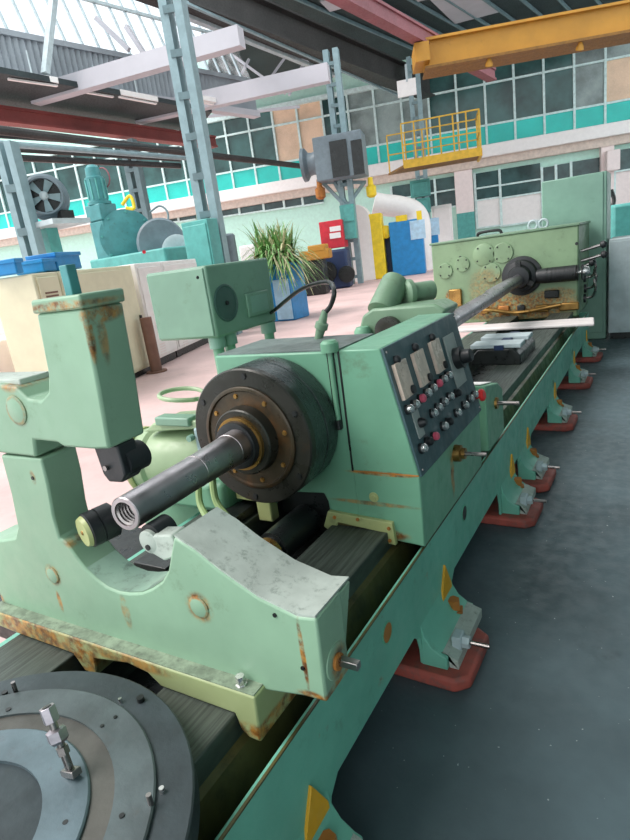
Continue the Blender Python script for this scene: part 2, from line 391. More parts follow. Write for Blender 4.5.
# dark roof over the crane bay with a lighter skylight strip
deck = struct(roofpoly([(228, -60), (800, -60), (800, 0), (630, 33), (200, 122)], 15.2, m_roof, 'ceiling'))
def roofstrip(pa, pb, z, w_, h_, m, name):
    return MB().beam(at(*pa, z=z), at(*pb, z=z), w_, h_).build(name, m, deck)
for i in range(12):
    x0 = 190 + i*46
    roofstrip((x0, -45), (x0 + (760 - x0)*0.42, -45 + 243*0.42), 15.0, 0.12, 0.18, m_cold, 'purlin')
for (a, b, c, d) in (((430, 0), (470, -12), (500, 12), (455, 24)), ((395, -20), (430, -28), (455, -8), (418, 2)), ((320, 2), (365, -10), (378, -2), (330, 12))):
    roofpoly([a, b, c, d], 15.05, m_beam, 'skylight_strip', deck, 0.08)

# ------------------------------------------------------------------ girders, beams, rails
def girder(name, pa, pb, z, w_, h_, m, label, cat='girder', group=None, flange=0.0, fm=None):
    a, b = at(*pa, z=z), at(*pb, z=z)
    t = thing(name, a, label, cat, group)
    MB().beam(a, b, w_, h_).build('web', m, t)
    if flange:
        MB().beam(a - Vector((0, 0, 0.06)), b - Vector((0, 0, 0.06)), flange, 0.10).build('bottom_flange', fm or m, t)
        MB().beam(a + Vector((0, 0, h_)), b + Vector((0, 0, h_)), flange, 0.10).build('top_flange', fm or m, t)
    return t
girder('roof_beam', (36, 105), (243, 47), 8.9, 0.5, 0.62, m_beam, 'nearer white roof beam crossing the skylight at upper left', 'roof beam', 'white roof beams')
girder('roof_beam', (138, 124), (330, 82), 8.9, 0.5, 0.72, m_beam, 'farther white roof beam behind the tall grey column', 'roof beam', 'white roof beams')
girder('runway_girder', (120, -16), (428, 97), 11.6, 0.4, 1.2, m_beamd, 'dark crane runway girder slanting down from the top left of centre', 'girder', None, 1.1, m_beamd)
tag(MB().beam(at(180, 2, z=11.45), at(400, 97, z=11.45), 0.14, 0.12).build('conduit', m_col), 'grey conduit below the dark runway girder', 'conduit')
tag(MB().beam(at(170, 12, z=11.4), at(335, 77, z=11.4), 0.26, 0.16).build('cable_tray', m_lgrey), 'pale cable tray hung left of the dark runway girder', 'cable tray')
girder('crane_rail', (310, -16), (492, 80), 9.6, 0.35, 0.42, m_rail, 'dusty pink crane rail running under the roof to the yellow girder', 'crane rail', None, 0.5, m_rail)
girder('red_girder', (-30, 118), (214, 147), 8.2, 0.4, 0.42, m_redbeam, 'dull red girder across the left side below the fluorescent fittings', 'girder', None, 0.55, m_redbeam)
# yellow bridge crane
ca, cb = at(424, 72, z=8.6), at(720, 19, z=8.6)
cr_ = thing('bridge_crane', ca, 'yellow overhead bridge crane girder with ochre underside at upper right', 'crane')
MB().beam(ca, cb, 0.5, 1.05).build('main_girder', m_crane, cr_)
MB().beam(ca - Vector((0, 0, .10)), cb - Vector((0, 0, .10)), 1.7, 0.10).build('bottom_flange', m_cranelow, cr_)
MB().beam(ca + Vector((0, 0, 1.05)), cb + Vector((0, 0, 1.05)), 0.9, 0.10).build('top_flange', m_crane, cr_)
ud = (cb - ca).normalized(); un = Vector((ud.y, -ud.x, 0))
MB().beam(ca - ud*0.1 - un*0.9 + Vector((0, 0, .2)), ca - ud*0.1 + un*0.9 + Vector((0, 0, .2)), 0.6, 0.7).build('end_carriage', m_crane, cr_)
for i in range(2):
    p = ca + ud*(2.6 + 3.6*i)
    lb = MB().lathe(p + un*0.55 + Vector((0, 0, -0.35)), (0.2, -0.3, 1), [(0, 0.16), (0.10, 0.15), (0.3, 0.05)], 16).build('crane_lamp', m_crane, cr_)
    MB().beam(p + un*0.25 + Vector((0, 0, -0.1)), p + un*0.6 + Vector((0, 0, -0.1)), 0.08, 0.08).build('lamp_bracket', m_crane, lb)
# trusses between runway and roof beams
trs = thing('roof_truss', at(275, 60, z=11), 'white lattice roof truss between the columns under the skylight', 'truss')
for (a, b, w_) in (((200, 105), (330, 76), .18), ((195, 70), (262, 92), .14), ((262, 92), (292, 50), .14), ((292, 50), (330, 84), .14), ((230, 55), (285, 95), .14), ((250, 60), (236, 88), .14), ((205, 118), (300, 108), .14), ((310, 52), (290, 96), .14), ((150, 66), (125, 28), .18), ((95, 20), (128, 52), .18)):
    d_ = 33 if a[0] > 160 else 24
    MB().beam(at(*a, d=d_), at(*b, d=d_), w_, w_).build('member', m_beam, trs)
hg = thing('roof_hanger', at(40, 60, d=21), 'pale grey hanger posts in front of the skylight at upper left', 'hanger')
MB().beam(at(52, -12, d=21), at(43, 72, d=21), 0.28, 0.2, up=(0, 1, 0)).build('post', m_lgrey, hg)
# fluorescent fittings
for (a, b, l) in (((8, 78), (57, 85), 'leftmost long white fluorescent fitting above the red girder'), ((83, 91), (113, 96), 'short middle white fluorescent fitting above the red girder'), ((119, 96), (156, 103), 'white fluorescent fitting nearest the tall grey column'), ((183, 98), (215, 104), 'white fluorescent fitting right of the tall grey column')):
    p, q = at(*a, z=9.0), at(*b, z=9.0)
    t = thing('light_fitting', p, l, 'light fitting', 'fluorescent fittings on the left')
    MB().beam(p, q, 0.35, 0.22).build('housing', m_white, t, 0.03); MB().beam(p - Vector((0, 0, .06)), q - Vector((0, 0, .06)), 0.12, 0.06).build('tube', m_white, t)
    MB().beam((p+q)/2 + Vector((0, 0, .2)), (p+q)/2 + Vector((0, 0, 1.0)), .04, .04, up=(0, 1, 0)).build('hanger', m_lgrey, t)
# horizontal pipes at left below the red girder
for i, (a, b, r, m) in enumerate((((-20, 128), (300, 166), .14, m_beamd), ((-20, 142), (185, 158), .10, m_col), ((-20, 148), (180, 160), .07, m_beamd), ((-20, 156), (180, 166), .12, m_dark), ((-20, 135), (200, 150), .06, m_roof))):
    lbl = ['thick black overhead pipe just under the red girder', 'grey overhead pipe second below the red girder', 'thin dark overhead pipe between two thicker ones', 'lowest black overhead pipe at left', 'thinnest dark overhead pipe close under the thick black one'][i]
    tag(MB().cyl(at(*a, z=6.6 - i*0.02), at(*b, z=6.6 - i*0.02), r, seg=10).build('overhead_pipe', m), lbl, 'pipe')

# ------------------------------------------------------------------ columns (two legs with batten plates)
def column(base, top_px, wcol, label, h=None, m=m_col, gap=0.55):
    base = Vector((base.x, base.y, 0))
    t = thing('steel_column', base, label, 'column', 'lattice steel columns')
    u = Vector((UC.x, UC.y, 0)).normalized()
    for s in (-1, 1):
        MB().beam(base + u*s*wcol*0.30, base + u*s*wcol*0.30 + Vector((0, 0, h)), wcol*0.34, wcol*0.6, up=(-NW)).build('leg', m, t)
    n_b = int(h/0.9)
    for i in range(n_b):
        z = 0.3 + i*0.9
        MB().beam(base - u*wcol*0.30 + Vector((0, 0, z)) + NW*0.02, base + u*wcol*0.30 + Vector((0, 0, z)) + NW*(-0.06), 0.08, 0.16).build('batten', m_cold, t)
    return t
d1 = 15.0
c1 = at(222, 300, d=d1); column(c1, None, 0.60, 'tall blue-grey lattice column left of centre reaching the roof', h=12.5)
c2 = at(356, 284, z=0); column(c2, None, 0.78, 'blue-grey lattice column carrying the fan heater', h=10.9)
c3 = at(428, 262, d=40); column(c3, None, 0.85, 'grey column behind the yellow platform', h=13.0)
c4 = at(42, 300, d=13.0); column(c4, None, 0.46, 'grey lattice column at the left edge beside the fan', h=4.9, m=m_col)
c5 = at(150, 260, d=28); column(c5, None, 0.75, 'dark lattice column behind the vertical motor', h=8.0, m=m_cold)

# ------------------------------------------------------------------ axial fan at left
fc = at(40, 197, d=13.2); fr_ = at(52, 198, d=12.6)
fan = thing('axial_fan', fc, 'grey cylindrical axial fan with dark blades high at the left', 'fan')
ax = (Vector((0.75, -0.65, 0.0))).normalized(); fm_ = at(45, 197, d=13)
MB().lathe(fm_ - ax*0.75, ax, [(0, 0.30), (0.05, 0.46), (0.35, 0.50), (0.75, 0.50), (0.80, 0.42), (1.05, 0.40), (1.05, 0.36), (0.85, 0.36)], 32).build('casing', m_fan, fan)
MB().lathe(fm_ + ax*0.12, ax, [(0, 0.37), (0.02, 0.37)], 28).build('dark_throat', m_dark, fan)
MB().lathe(fm_ + ax*0.14, ax, [(0, 0.10), (0.12, 0.09), (0.16, 0.04)], 16).build('hub', m_lgrey, fan)
for i in range(5):
    a_ = 2*math.pi*i/5 + .4; u = ax.orthogonal().normalized(); v = ax.cross(u); dr = u*math.cos(a_) + v*math.sin(a_); tw_ = ax.cross(dr)
    MB().slab([fm_ + ax*0.18 + dr*0.08 - tw_*0.04, fm_ + ax*0.18 + dr*0.34 - tw_*0.09, fm_ + ax*0.24 + dr*0.34 + tw_*0.09, fm_ + ax*0.22 + dr*0.08 + tw_*0.04], ax*0.012).build('blade', m_col, fan)
shp = at(58, 224, d=13)
MB().box((shp.x - 0.75, shp.y - 0.5, shp.z - 0.5 + 0.45), (shp.x + 0.5, shp.y + 0.5, shp.z + 0.06)).build('mount_plate', m_lgrey, fan)
MB().box((shp.x - 0.35, shp.y + 0.15, shp.z), (shp.x + 0.0, shp.y + 0.5, shp.z + 0.30)).build('pedestal', m_beamd, fan)
MB().box((shp.x - 0.55, shp.y - 0.15, 0.0), (shp.x - 0.25, shp.y + 0.15, shp.z)).build('stand', m_tealbox, fan)

# ------------------------------------------------------------------ control cabinets on the left floor
Q0 = at(152, 371, z=0); Q1 = at(205, 345, z=0); QD = (Q1 - Q0).normalized(); QN = Vector((QD.y, -QD.x, 0))
if QN.dot(CAM - Q0) < 0: QN = -QN
def qs(px, py=320): return (onplane(px, py, Q0, QN) - Q0).dot(QD)
def qz(px, py): return onplane(px, py, Q0, QN).z
def qbox(s0, s1, z0, z1, o0, o1):
    P = []
    for z in (z0, z1):
        for (s, o) in ((s0, o1), (s1, o1), (s1, o0), (s0, o0)): P.append(Q0 + QD*s + QN*o + Vector((0, 0, z)))
    return MB().hexa(P)
zc = qz(120, 266)
segs = [(qs(44), qs(70), 'cream control cabinet at far left with vent slots'), (qs(70), qs(143), 'cream control cabinet beside the brown post')]
for i, (a, b, l) in enumerate(segs):
    t = thing('control_cabinet', Q0 + QD*((a+b)/2), l, 'cabinet', 'cream control cabinets')
    qbox(a, b - 0.02, 0.10, zc, -0.7, 0).build('carcass', m_cream, t, 0.02); qbox(a + .02, b - .04, 0, 0.10, -0.65, -0.04).build('plinth', m_dark, t)
    qbox(a + 0.06, b - 0.08, 0.16, zc - 0.06, 0, 0.025).build('door', m_cream, t, 0.01)
    for j in range(7): qbox(a + 0.15, a + 0.45, zc - 0.30 - 0.05*j, zc - 0.275 - 0.05*j, 0.02, 0.03).build('vent_slot', m_bpost, t)
    qbox(b - 0.16, b - 0.12, 0.9, 1.1, 0.02, 0.06).build('handle', m_dark, t)
segs = [(qs(146), qs(172), 'white cabinet just right of the brown post'), (qs(172), qs(207), 'white cabinet farther along behind the switch box')]
for i, (a, b, l) in enumerate(segs):
    t = thing('control_cabinet', Q0 + QD*((a+b)/2), l, 'cabinet', 'white control cabinets')
    qbox(a + 0.02, b, 0.16, zc + 0.02, -0.7, 0).build('carcass', m_white, t, 0.02); qbox(a + .04, b - .02, 0, 0.16, -0.65, -0.06).build('plinth', m_dark, t)
    qbox(a + 0.08, b - 0.06, 0.22, zc - 0.06, 0, 0.025).build('door', m_white, t, 0.01)
    qbox(b - 0.14, b - 0.10, 0.9, 1.1, 0.02, 0.06).build('handle', m_dark, t)
    for j in range(5): qbox(a + 0.3, a + 0.55, 0.42 - 0.05*j, 0.44 - 0.05*j, 0.02, 0.03).build('vent_slot', m_pinkw, t)
t = thing('post', Q0 + QD*0.1 + QN*0.3, 'short brown steel post between the cream and white cabinets', 'post')
pb_ = at(157, 372, z=0); MB().cyl(pb_, pb_ + Vector((0, 0, 1.05)), 0.11, seg=16).build('shaft', m_bpost, t); MB().lathe(pb_, (0, 0, 1), [(0, 0.2), (0.03, 0.2)], 16).build('base', m_bpost, t)
# things on top of the cabinets
def crate(px0, px1, py1, h, m, l, dd=-0.5):
    a, b = qs(px0, 275), qs(px1, 275)
    t = thing('crate', Q0 + QD*((a+b)/2) + Vector((0, 0, zc)), l, 'crate', 'blue crates on the cabinets')
    qbox(a, b, zc + 0.02, zc + 0.02 + h, -0.6, -0.12).build('tub', m, t, 0.02); qbox(a - 0.02, b + 0.02, zc + h - 0.03, zc + h + 0.03, -0.62, -0.10).build('rim', m, t, 0.01)
crate(53, 66, 272, 0.18, m_blue, 'smaller blue crate left on top of the cream cabinet'); crate(67, 91, 268, 0.26, m_blue, 'larger blue crate on the cream cabinet below the vertical motor'); crate(26, 33, 283, 0.2, m_blue, 'narrow blue crate at the left edge behind the lattice column')
a = qs(58); b = qs(70); tag(qbox(a, b, zc + .6, zc + 1.15, -0.9, -0.85).build('notice_sheet', m_white), 'white sheet hanging behind the blue crates', 'sheet')
# pale box and grey bottle at the left edge
t = thing('pale_box', at(8, 420, z=0.0), 'pinkish white box on the floor at the left edge behind the steady rest', 'box')
p = at(10, 415, z=0.0)
MB().box((p.x - 1.3, p.y - 0.4, 0), (p.x + 0.05, p.y + 0.6, 1.15)).build('carcass', m_pinkw, t, 0.03)
MB().box((p.x - 1.25, p.y - 0.42, 0.1), (p.x + 0.0, p.y - 0.39, 1.05)).build('door', m_pinkw, t, 0.02)

# ------------------------------------------------------------------ vertical-motor pump machine behind the cabinets
pc = at(140, 262, d=17.0)
def pd(px, py, d=17.0): return at(px, py, d=d)
pm_ = thing('pump_machine', (pc.x, pc.y, 0), 'teal pump machine with vertical motor and round drum behind the cabinets', 'pump')
ct = pd(128, 237); cdir = Vector((0.72, -0.62, 0.0)).normalized(); cside = Vector((cdir.y, -cdir.x, 0))
MB().lathe(ct - cdir*1.3 + cside*0, cdir, [(0, 0.55), (0.1, 0.72), (1.0, 0.74), (1.08, 0.80), (1.20, 0.80), (1.22, 0.66), (1.26, 0.5)], 40).build('drum', m_pump, pm_)
for kk in range(8):
    a_ = 2*math.pi*kk/8; u = cdir.orthogonal().normalized(); v = cdir.cross(u); MB().lathe(ct - cdir*0.1 + (u*math.cos(a_) + v*math.sin(a_))*0.72, cdir, [(0, 0.035), (0.05, 0.03)], 8).build('drum_bolt', m_tealbox, pm_)
qp = pd(162, 243); MB().lathe(qp - cdir*1.0, cdir, [(0, 0.7), (0.95, 0.72), (1.0, 0.66)], 32).build('side_drum', m_fan, pm_)
qp = pd(178, 250); MB().lathe(qp - cdir*0.6, cdir, [(0, 0.45), (0.6, 0.45), (0.65, 0.36)], 28).build('end_bell', m_lgrey, pm_)
mt = pd(93, 170); mb_ = pd(100, 205)
dv = (mt - mb_); MB().lathe(mb_, (0, 0, 1), [(0, 0.34), (0.08, 0.34), (0.1, 0.27), (0.75, 0.27), (0.78, 0.22), (1.02, 0.20), (1.1, 0.12)], 24).build('motor', m_pump, pm_)
for kk in range(10):
    a_ = 2*math.pi*kk/10; MB().box((mb_.x + .28*math.cos(a_) - .015, mb_.y + .28*math.sin(a_) - .015, mb_.z + .14), (mb_.x + .28*math.cos(a_) + .015, mb_.y + .28*math.sin(a_) + .015, mb_.z + .70)).build('cooling_fin', m_tealbox, pm_)
MB().box((mb_.x - .32, mb_.y - .32, mb_.z - 0.45), (mb_.x + .32, mb_.y + .32, mb_.z)).build('motor_base', m_pump, pm_, 0.03)
MB().box((mb_.x - .30, mb_.y - .30, 0), (mb_.x + .30, mb_.y + .30, mb_.z - 0.45)).build('pillar', m_pump, pm_, 0.05)
MB().box((ct.x - 1.2, ct.y - 0.6, 0), (ct.x + 1.9, ct.y + 1.2, ct.z - 0.5)).build('base', m_tealbox, pm_, 0.05)
qp = pd(144, 252, 15.9); MB().lathe(qp, cdir, [(0, 0.05), (0.06, 0.05)], 12).build('red_knob', m_red, pm_)
tb = [pd(122, 205, 16.2), pd(130, 196, 16.2), pd(134, 208, 16.2), pd(126, 208, 16.2)]; MB().tube(bez(tb, 8), 0.045).build('yellow_valve', m_ylw, pm_)
MB().tube(bez([pd(150, 212), pd(160, 206), pd(168, 214), pd(166, 235)], 8), 0.03).build('wire_guard', m_cold, pm_)
rp = pd(103, 178); MB().tube([rp + Vector((0.28*math.cos(t_*math.pi/8), 0, 0.28*math.sin(t_*math.pi/8))) for t_ in range(17)], 0.02).build('red_ring', m_rail, pm_)

# cylinder and teal boxes by column one
p = at(230, 290, d=16); tag(MB().lathe((p.x, p.y, 0), (0, 0, 1), [(0, 0.36), (0.05, 0.38), (2.55, 0.38), (2.6, 0.34)], 24).build('drum_tank', m_fan), 'grey upright cylinder tank just right of the tall column', 'tank')
t = thing('column_box', c1 + NW*0.5, 'teal switch box wrapped round the tall column base', 'switch box')
p = at(207, 245, d=14.4); MB().box((p.x - 0.55, p.y - 0.2, 0.0), (p.x + 0.3, p.y + 0.2, p.z + 0.6)).build('case', m_tealbox, t, 0.02)
MB().box((p.x - 0.5, p.y - 0.23, 0.5), (p.x + 0.25, p.y - 0.19, p.z + 0.5)).build('door', m_tealbox, t, 0.02)

# ------------------------------------------------------------------ plant in blue tub
pg = at(283, 320, z=0); dp = depth(pg)
pt = thing('potted_plant', pg, 'leafy spiky plant spilling from a blue metal tub in mid hall', 'potted plant')
MB().box((pg.x - 0.62, pg.y - 0.3, 0), (pg.x + 0.60, pg.y + 0.6, 1.65)).build('tub', m_blue, pt, 0.03)
MB().box((pg.x + 0.05, pg.y - 0.34, 0.05), (pg.x + 0.58, pg.y - 0.29, 1.2)).build('mesh_front', m_ltblue, pt, 0.01)
lf = [MB(), MB()]
pc_ = Vector((pg.x, pg.y + 0.1, 1.75))
for i in range(700):
    a_ = random.uniform(0, 2*math.pi); el = random.uniform(-0.1, 1.45); ln = random.uniform(0.7, 1.45); st_ = pc_ + Vector((random.uniform(-.5, .5), random.uniform(-.3, .3), random.uniform(-.1, .3)))
    dh = Vector((math.cos(a_), math.sin(a_), 0)); sd_ = Vector((-math.sin(a_), math.cos(a_), 0))
    mbx = lf[1 if random.random() < 0.32 else 0]; pv = []; 
    for s in range(5):
        t_ = s/4; q = st_ + dh*(ln*t_*math.cos(el)) + Vector((0, 0, ln*(t_*math.sin(el) - 0.75*t_*t_*(1.0 if el < 1 else .4)))); wv = 0.045*(1 - t_*0.9)
        pv += [q - sd_*wv, q + sd_*wv]
    mbx.add(pv, [(2*s, 2*s+1, 2*s+3, 2*s+2) for s in range(4)])
for m_, mm in zip(lf, (m_leaf, m_leaf2)):
    o = m_.build('foliage', mm, pt); o['kind'] = 'stuff'

# ------------------------------------------------------------------ mid-hall machinery around column two
D2 = depth(c2)
def bxp_(px0, py0, px1, py1, d, dp_, foot=False):           # upright box seen face-on at a distance, aligned with the hall
    ref = at(360, 260, d=d)
    def at_(x_, y_): return onplane(x_, y_, ref, NW)
    a = at_(px0, py1); b = at_(px1, py0); c = at_(px0, py0)
    u = Vector((UC.x, UC.y, 0)).normalized(); wd = (at_(px1, py1) - a).dot(u); z0 = 0 if foot else a.z; P = []
    for z in (z0, c.z):
        for (s, o) in ((0, 0), (wd, 0), (wd, -dp_), (0, -dp_)):
            q = a + u*s + NW*o; P.append(Vector((q.x, q.y, z)))
    return MB().hexa(P)
fh = thing('fan_heater', at(342, 160, d=D2 - 1.2), 'grey fan heater box with dark grilles and side horn on a column bracket', 'fan heater')
bxp_(317, 137, 366, 182, D2 - 1.4, 1.6).build('case', m_fan, fh, 0.05)
bxp_(333, 141, 350, 178, D2 - 1.47, 0.08).build('grille', m_dark, fh); bxp_(354, 140, 365, 175, D2 - 1.47, 0.08).build('grille', m_dark, fh)
hp_ = at(318, 163, d=D2 - 0.9); u = -Vector((UC.x, UC.y, 0)).normalized()
MB().lathe(hp_, u, [(0, 0.62), (0.25, 0.52), (0.45, 0.55), (0.62, 0.78), (0.78, 0.80), (0.78, 0.68), (0.6, 0.5)], 28).build('horn', m_fan, fh)
for (a, b) in (((322, 184), (345, 208)), ((365, 184), (348, 208)), ((334, 184), (346, 206)), ((318, 184), (366, 184))):
    MB().beam(at(*a, d=D2 - 1.0), at(*b, d=D2 - 1.0), 0.16, 0.16).build('bracket_bar', m_col, fh)
for (px, py) in ((320, 190), (371, 188)):
    q = at(px, py, d=D2 - 1.2); MB().lathe(q - Vector((0, 0, .45)), (0, 0, 1), [(0, 0.12), (0.1, 0.25), (0.5, 0.26), (0.6, 0.14), (0.95, 0.12)], 16).build('valve_actuator', m_rustb if px < 350 else m_ylw, fh)
t = thing('red_box', at(334, 236, d=D2 - 1.6), 'bright red fire box with white labels hung on the column', 'fire box')
bxp_(322, 222, 345, 250, D2 - 1.6, 1.25).build('case', m_red, t, 0.03); bxp_(330, 227, 341, 232, D2 - 1.66, 0.08).build('label', m_white, t); bxp_(330, 233.5, 341, 239, D2 - 1.66, 0.08).build('label', m_white, t)
t = thing('teal_panel_box', at(348, 225, d=D2 - 1.3), 'teal switch box on the column above the red fire box', 'switch box')
bxp_(343, 205, 357, 240, D2 - 1.2, 0.55).build('case', m_tealbox, t, 0.03); bxp_(345, 208, 355, 222, D2 - 1.26, 0.08).build('door', m_tealbox, t, 0.02)
t = thing('dark_engine', at(335, 283, z=0), 'dark blue engine block standing beside the column under the red box', 'engine')
bxp_(318, 252, 350, 284, D2 - 2.6, 1.2, True).build('block', m_dblue, t, 0.12)
for (px, py, r) in ((330, 272, .5), (350, 274, .4)):
    q = onplane(px - 3, py, at(360, 260, d=D2 - 2.6), NW); MB().lathe(q, NW, [(0, r), (0.15, r), (0.16, r*.6)], 20).build('wheel', m_dark, t)
t = thing('small_machine', at(312, 290, d=D2 - 4), 'orange-yellow small machine behind the plant', 'machine')
for (bx) in ((300, 252, 330, 262), (308, 246, 326, 254)): bxp_(*bx, D2 - 5.2, 0.8).build('hood', m_crane, t, 0.05)
bxp_(300, 262, 326, 290, D2 - 5.1, 1.0, True).build('chassis', m_dark, t, 0.08)
# yellow and blue machines
D3 = 31.5
t = thing('arched_machine', at(366, 281, z=0), 'machine with tall white arched cover and yellow and blue side panels', 'machine')
q = at(362, 240, d=D3)
u = Vector((UC.x, UC.y, 0)).normalized()
ar = [(-0.75, 0)] + [(0.75*math.cos(math.pi - math.pi*i/14)*1.0, 3.0 + 1.0*math.sin(math.pi*i/14)) for i in range(15)] + [(0.75, 0)]
bb_ = at(363, 281, d=D3)
P = [Vector((bb_.x, bb_.y, 0)) + u*a + Vector((0, 0, b)) for a, b in ar]; MB().slab(P, -NW*1.4).build('arched_cover', m_white, t, 0.04)
for (a, b, m, nm) in ((356, 362, m_ylw, 'yellow_strip'), (362, 370, m_blue, 'blue_strip')): bxp_(a, 250, b, 280, D3 - 0.06, 0.06, True).build(nm, m, t)
bxp_(371, 214, 387, 276, D3 - 0.3, 1.0, True).build('yellow_cabinet', m_ylw, t, 0.06)
q = at(386, 232, d=D3 - 0.5); MB().lathe(q, NW, [(-0.2, 0.34), (0.25, 0.34), (0.33, 0.2)], 24).build('yellow_knob', m_ylw, t)
bxp_(384, 238, 394, 276, D3 + 0.4, 0.8, True).build('dark_body', m_dblue, t, 0.06)
t = thing('white_duct', at(400, 210, d=D3 + 2.6), 'fat white curved duct arching over the blue cabinets', 'duct')
MB().tube(bez([at(374, 203, d=D3 + 2.6), at(384, 205, d=D3 + 2.6), at(400, 207, d=D3 + 2.6), at(414, 212, d=D3 + 2.6), at(420, 224, d=D3 + 2.6), at(421, 250, d=D3 + 2.6), Vector((at(421, 250, d=D3 + 2.6).x, at(421, 250, d=D3 + 2.6).y, 0))], 10), 0.62, 16).build('duct', m_white, t)
t = thing('blue_cabinet', at(408, 273, z=0), 'large bright blue cabinet with pale upper corner and yellow top', 'cabinet', 'blue cabinets in mid hall')
bxp_(393, 222, 426, 274, D3 - 0.2, 1.6, True).build('carcass', m_blue, t, 0.05); bxp_(411, 221, 426, 240, D3 - 0.26, 0.08).build('pale_panel', m_ltblue, t); bxp_(396, 216, 407, 222, D3 - 0.2, 0.8).build('yellow_top', m_ylw, t); bxp_(417, 211, 422, 221, D3 - 0.2, 0.5).build('yellow_lamp', m_ylw, t)
t = thing('blue_cabinet', at(432, 266, z=0), 'narrower blue cabinet behind the large one with pale top half', 'cabinet', 'blue cabinets in mid hall')
bxp_(426, 219, 440, 262, D3 + 4.6, 1.4, True).build('carcass', m_blue, t, 0.05); bxp_(428, 219, 440, 236, D3 + 4.54, 0.08).build('pale_panel', m_ltblue, t)
t = thing('white_cabinet', at(445, 245, d=40), 'plain white cabinet standing against the back wall by the pilaster', 'cabinet')
bxp_(434, 206, 454, 245, 40, 1.2, True).build('carcass', m_white, t, 0.05); bxp_(436, 208, 452, 242, 39.9, 0.1, True).build('door', m_white, t, 0.03)
for (a, b, c, d, l) in ((411, 181, 431, 198, 'upper teal box on the column under the yellow platform'), (417, 199, 431, 214, 'lower teal box on the column under the yellow platform')):
    t = thing('teal_panel_box', at((a+c)/2, d, d=38.9), l, 'switch box', 'teal boxes under the platform'); bxp_(a, b, c, d, 38.9, 0.8).build('case', m_tealbox, t, 0.04); bxp_(a + 2, b + 2, c - 2, d - 2, 38.8, 0.15).build('door', m_tealbox, t, 0.04)
# green and white things at the far right behind the grey cabinet
t = thing('green_machine', at(620, 225, d=20), 'teal green machine with dark fittings behind the grey cabinet at right', 'machine')
bxp_(612, 205, 660, 240, 20, 2.0, True).build('body', m_tealbox, t, 0.1)
q = at(614, 222, d=19.5); MB().lathe(q, NW, [(0, 0.3), (0.25, 0.28), (0.3, 0.1)], 20).build('flywheel', m_dark, t)
MB().tube(bez([at(611, 190, d=19.5), at(614, 200, d=19.5), at(611, 212, d=19.5), at(613, 224, d=19.5)], 6), 0.07).build('lever_arm', m_dark, t)

# ------------------------------------------------------------------ yellow maintenance platform
DP = 34.0
pf = thing('yellow_platform', at(430, 160, d=DP), 'yellow steel access platform with handrails hung in front of the upper windows', 'platform')
u = Vector((UC.x, UC.y, 0)).normalized()
pa = at(404, 167, d=DP); zpl = pa.z
wd = (at(480, 158, d=DP) - pa).dot(u); dpn = 3.0
def pp_(s, o, z): q = pa + u*s + NW*o; return Vector((q.x, q.y, z))
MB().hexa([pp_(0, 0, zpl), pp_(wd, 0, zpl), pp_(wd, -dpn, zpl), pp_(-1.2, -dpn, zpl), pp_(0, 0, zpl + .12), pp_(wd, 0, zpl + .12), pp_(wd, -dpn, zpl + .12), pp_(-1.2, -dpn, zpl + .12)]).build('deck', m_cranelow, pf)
MB().beam(pp_(0, .05, zpl - .1), pp_(wd, .05, zpl - .1), .15, .45).build('fascia', m_plat, pf); MB().beam(pp_(wd, 0, zpl - .1), pp_(wd, -dpn, zpl - .1), .15, .4).build('fascia', m_plat, pf)
hr = 2.3
for (s, o) in [(wd*i/6, 0) for i in range(7)] + [(wd*i/4, -dpn) for i in range(-1, 5)] + [(wd, -dpn/2)]:
    MB().beam(pp_(s, o, zpl), pp_(s, o, zpl + hr), 0.07, 0.07, up=(0, 1, 0)).build('post', m_plat, pf)
for z in (hr, hr*0.5):
    MB().beam(pp_(0, 0, zpl + z), pp_(wd, 0, zpl + z), .07, .07).build('rail', m_plat, pf); MB().beam(pp_(wd, 0, zpl + z), pp_(wd, -dpn, zpl + z), .07, .07).build('rail', m_plat, pf); MB().beam(pp_(-.25*wd, -dpn, zpl + z), pp_(wd, -dpn, zpl + z), .07, .07).build('rail', m_plat, pf)
t = thing('blank_sign', at(407, 98, d=36), 'blank white board hung below the runway girder left of the yellow crane', 'sign')
bxp_(398, 81, 417, 98, 36, 0.08).build('board', m_white, t); bxp_(406, 64, 408, 82, 36, 0.3).build('hanger', m_lgrey, t)

for (a, b, c, d, m, l) in ((240, 262, 258, 285, m_ylw, 'yellow bin left of the plant behind the switch box'), (241, 246, 256, 262, m_white, 'white sack on the yellow bin left of the plant'), (258, 252, 270, 285, m_rustb, 'tan orange crate between the yellow bin and the plant')):
    tag(bxp_(a, b, c, d, 21, 0.8, m is not m_white).build('bin' if m is m_ylw else ('sack' if m is m_white else 'crate'), m, None, 0.06), l, 'bin' if m is m_ylw else ('sack' if m is m_white else 'crate'))

# ================================================================== THE MACHINE
# ------------------------------------------------------------------ bed
bed = thing('machine_bed', (-1.4, 4.0, 0), 'long sea-green cast iron machine bed running away across the dark floor', 'machine bed')
FEET = [0.86, 2.06, 3.47, 4.02, 5.32, 6.72, 8.02]
TOP = 0.545
low = []
y0 = -0.6; y1 = 8.35
pts = [(y0, TOP), (y0, 0.24)]
for i, fy in enumerate(FEET):
    hw = 0.20
    if i in (3,): a = fy - 0.16
    else: a = fy - hw
    b = fy + (0.16 if i == 2 else hw)
    pts += [(a - 0.07, 0.24), (a - 0.02, 0.20), (a, 0.13), (a, 0.065)]
    pts += [(b, 0.065), (b + 0.0, 0.13), (b + 0.02, 0.20), (b + 0.07, 0.24)]
pts += [(y1, 0.24), (y1, TOP)]
MB().prism(pts, 'x', -0.80, -0.818).build('side_wall', m_bed, bed, 0.006)
MB().prism(pts, 'x', -2.05, -2.005).build('side_wall', m_bed, bed, 0.006)
MB().box((-0.806, y0, TOP - 0.004), (-0.7985, y1, TOP + 0.002)).build('worn_edge', m_brown, bed)
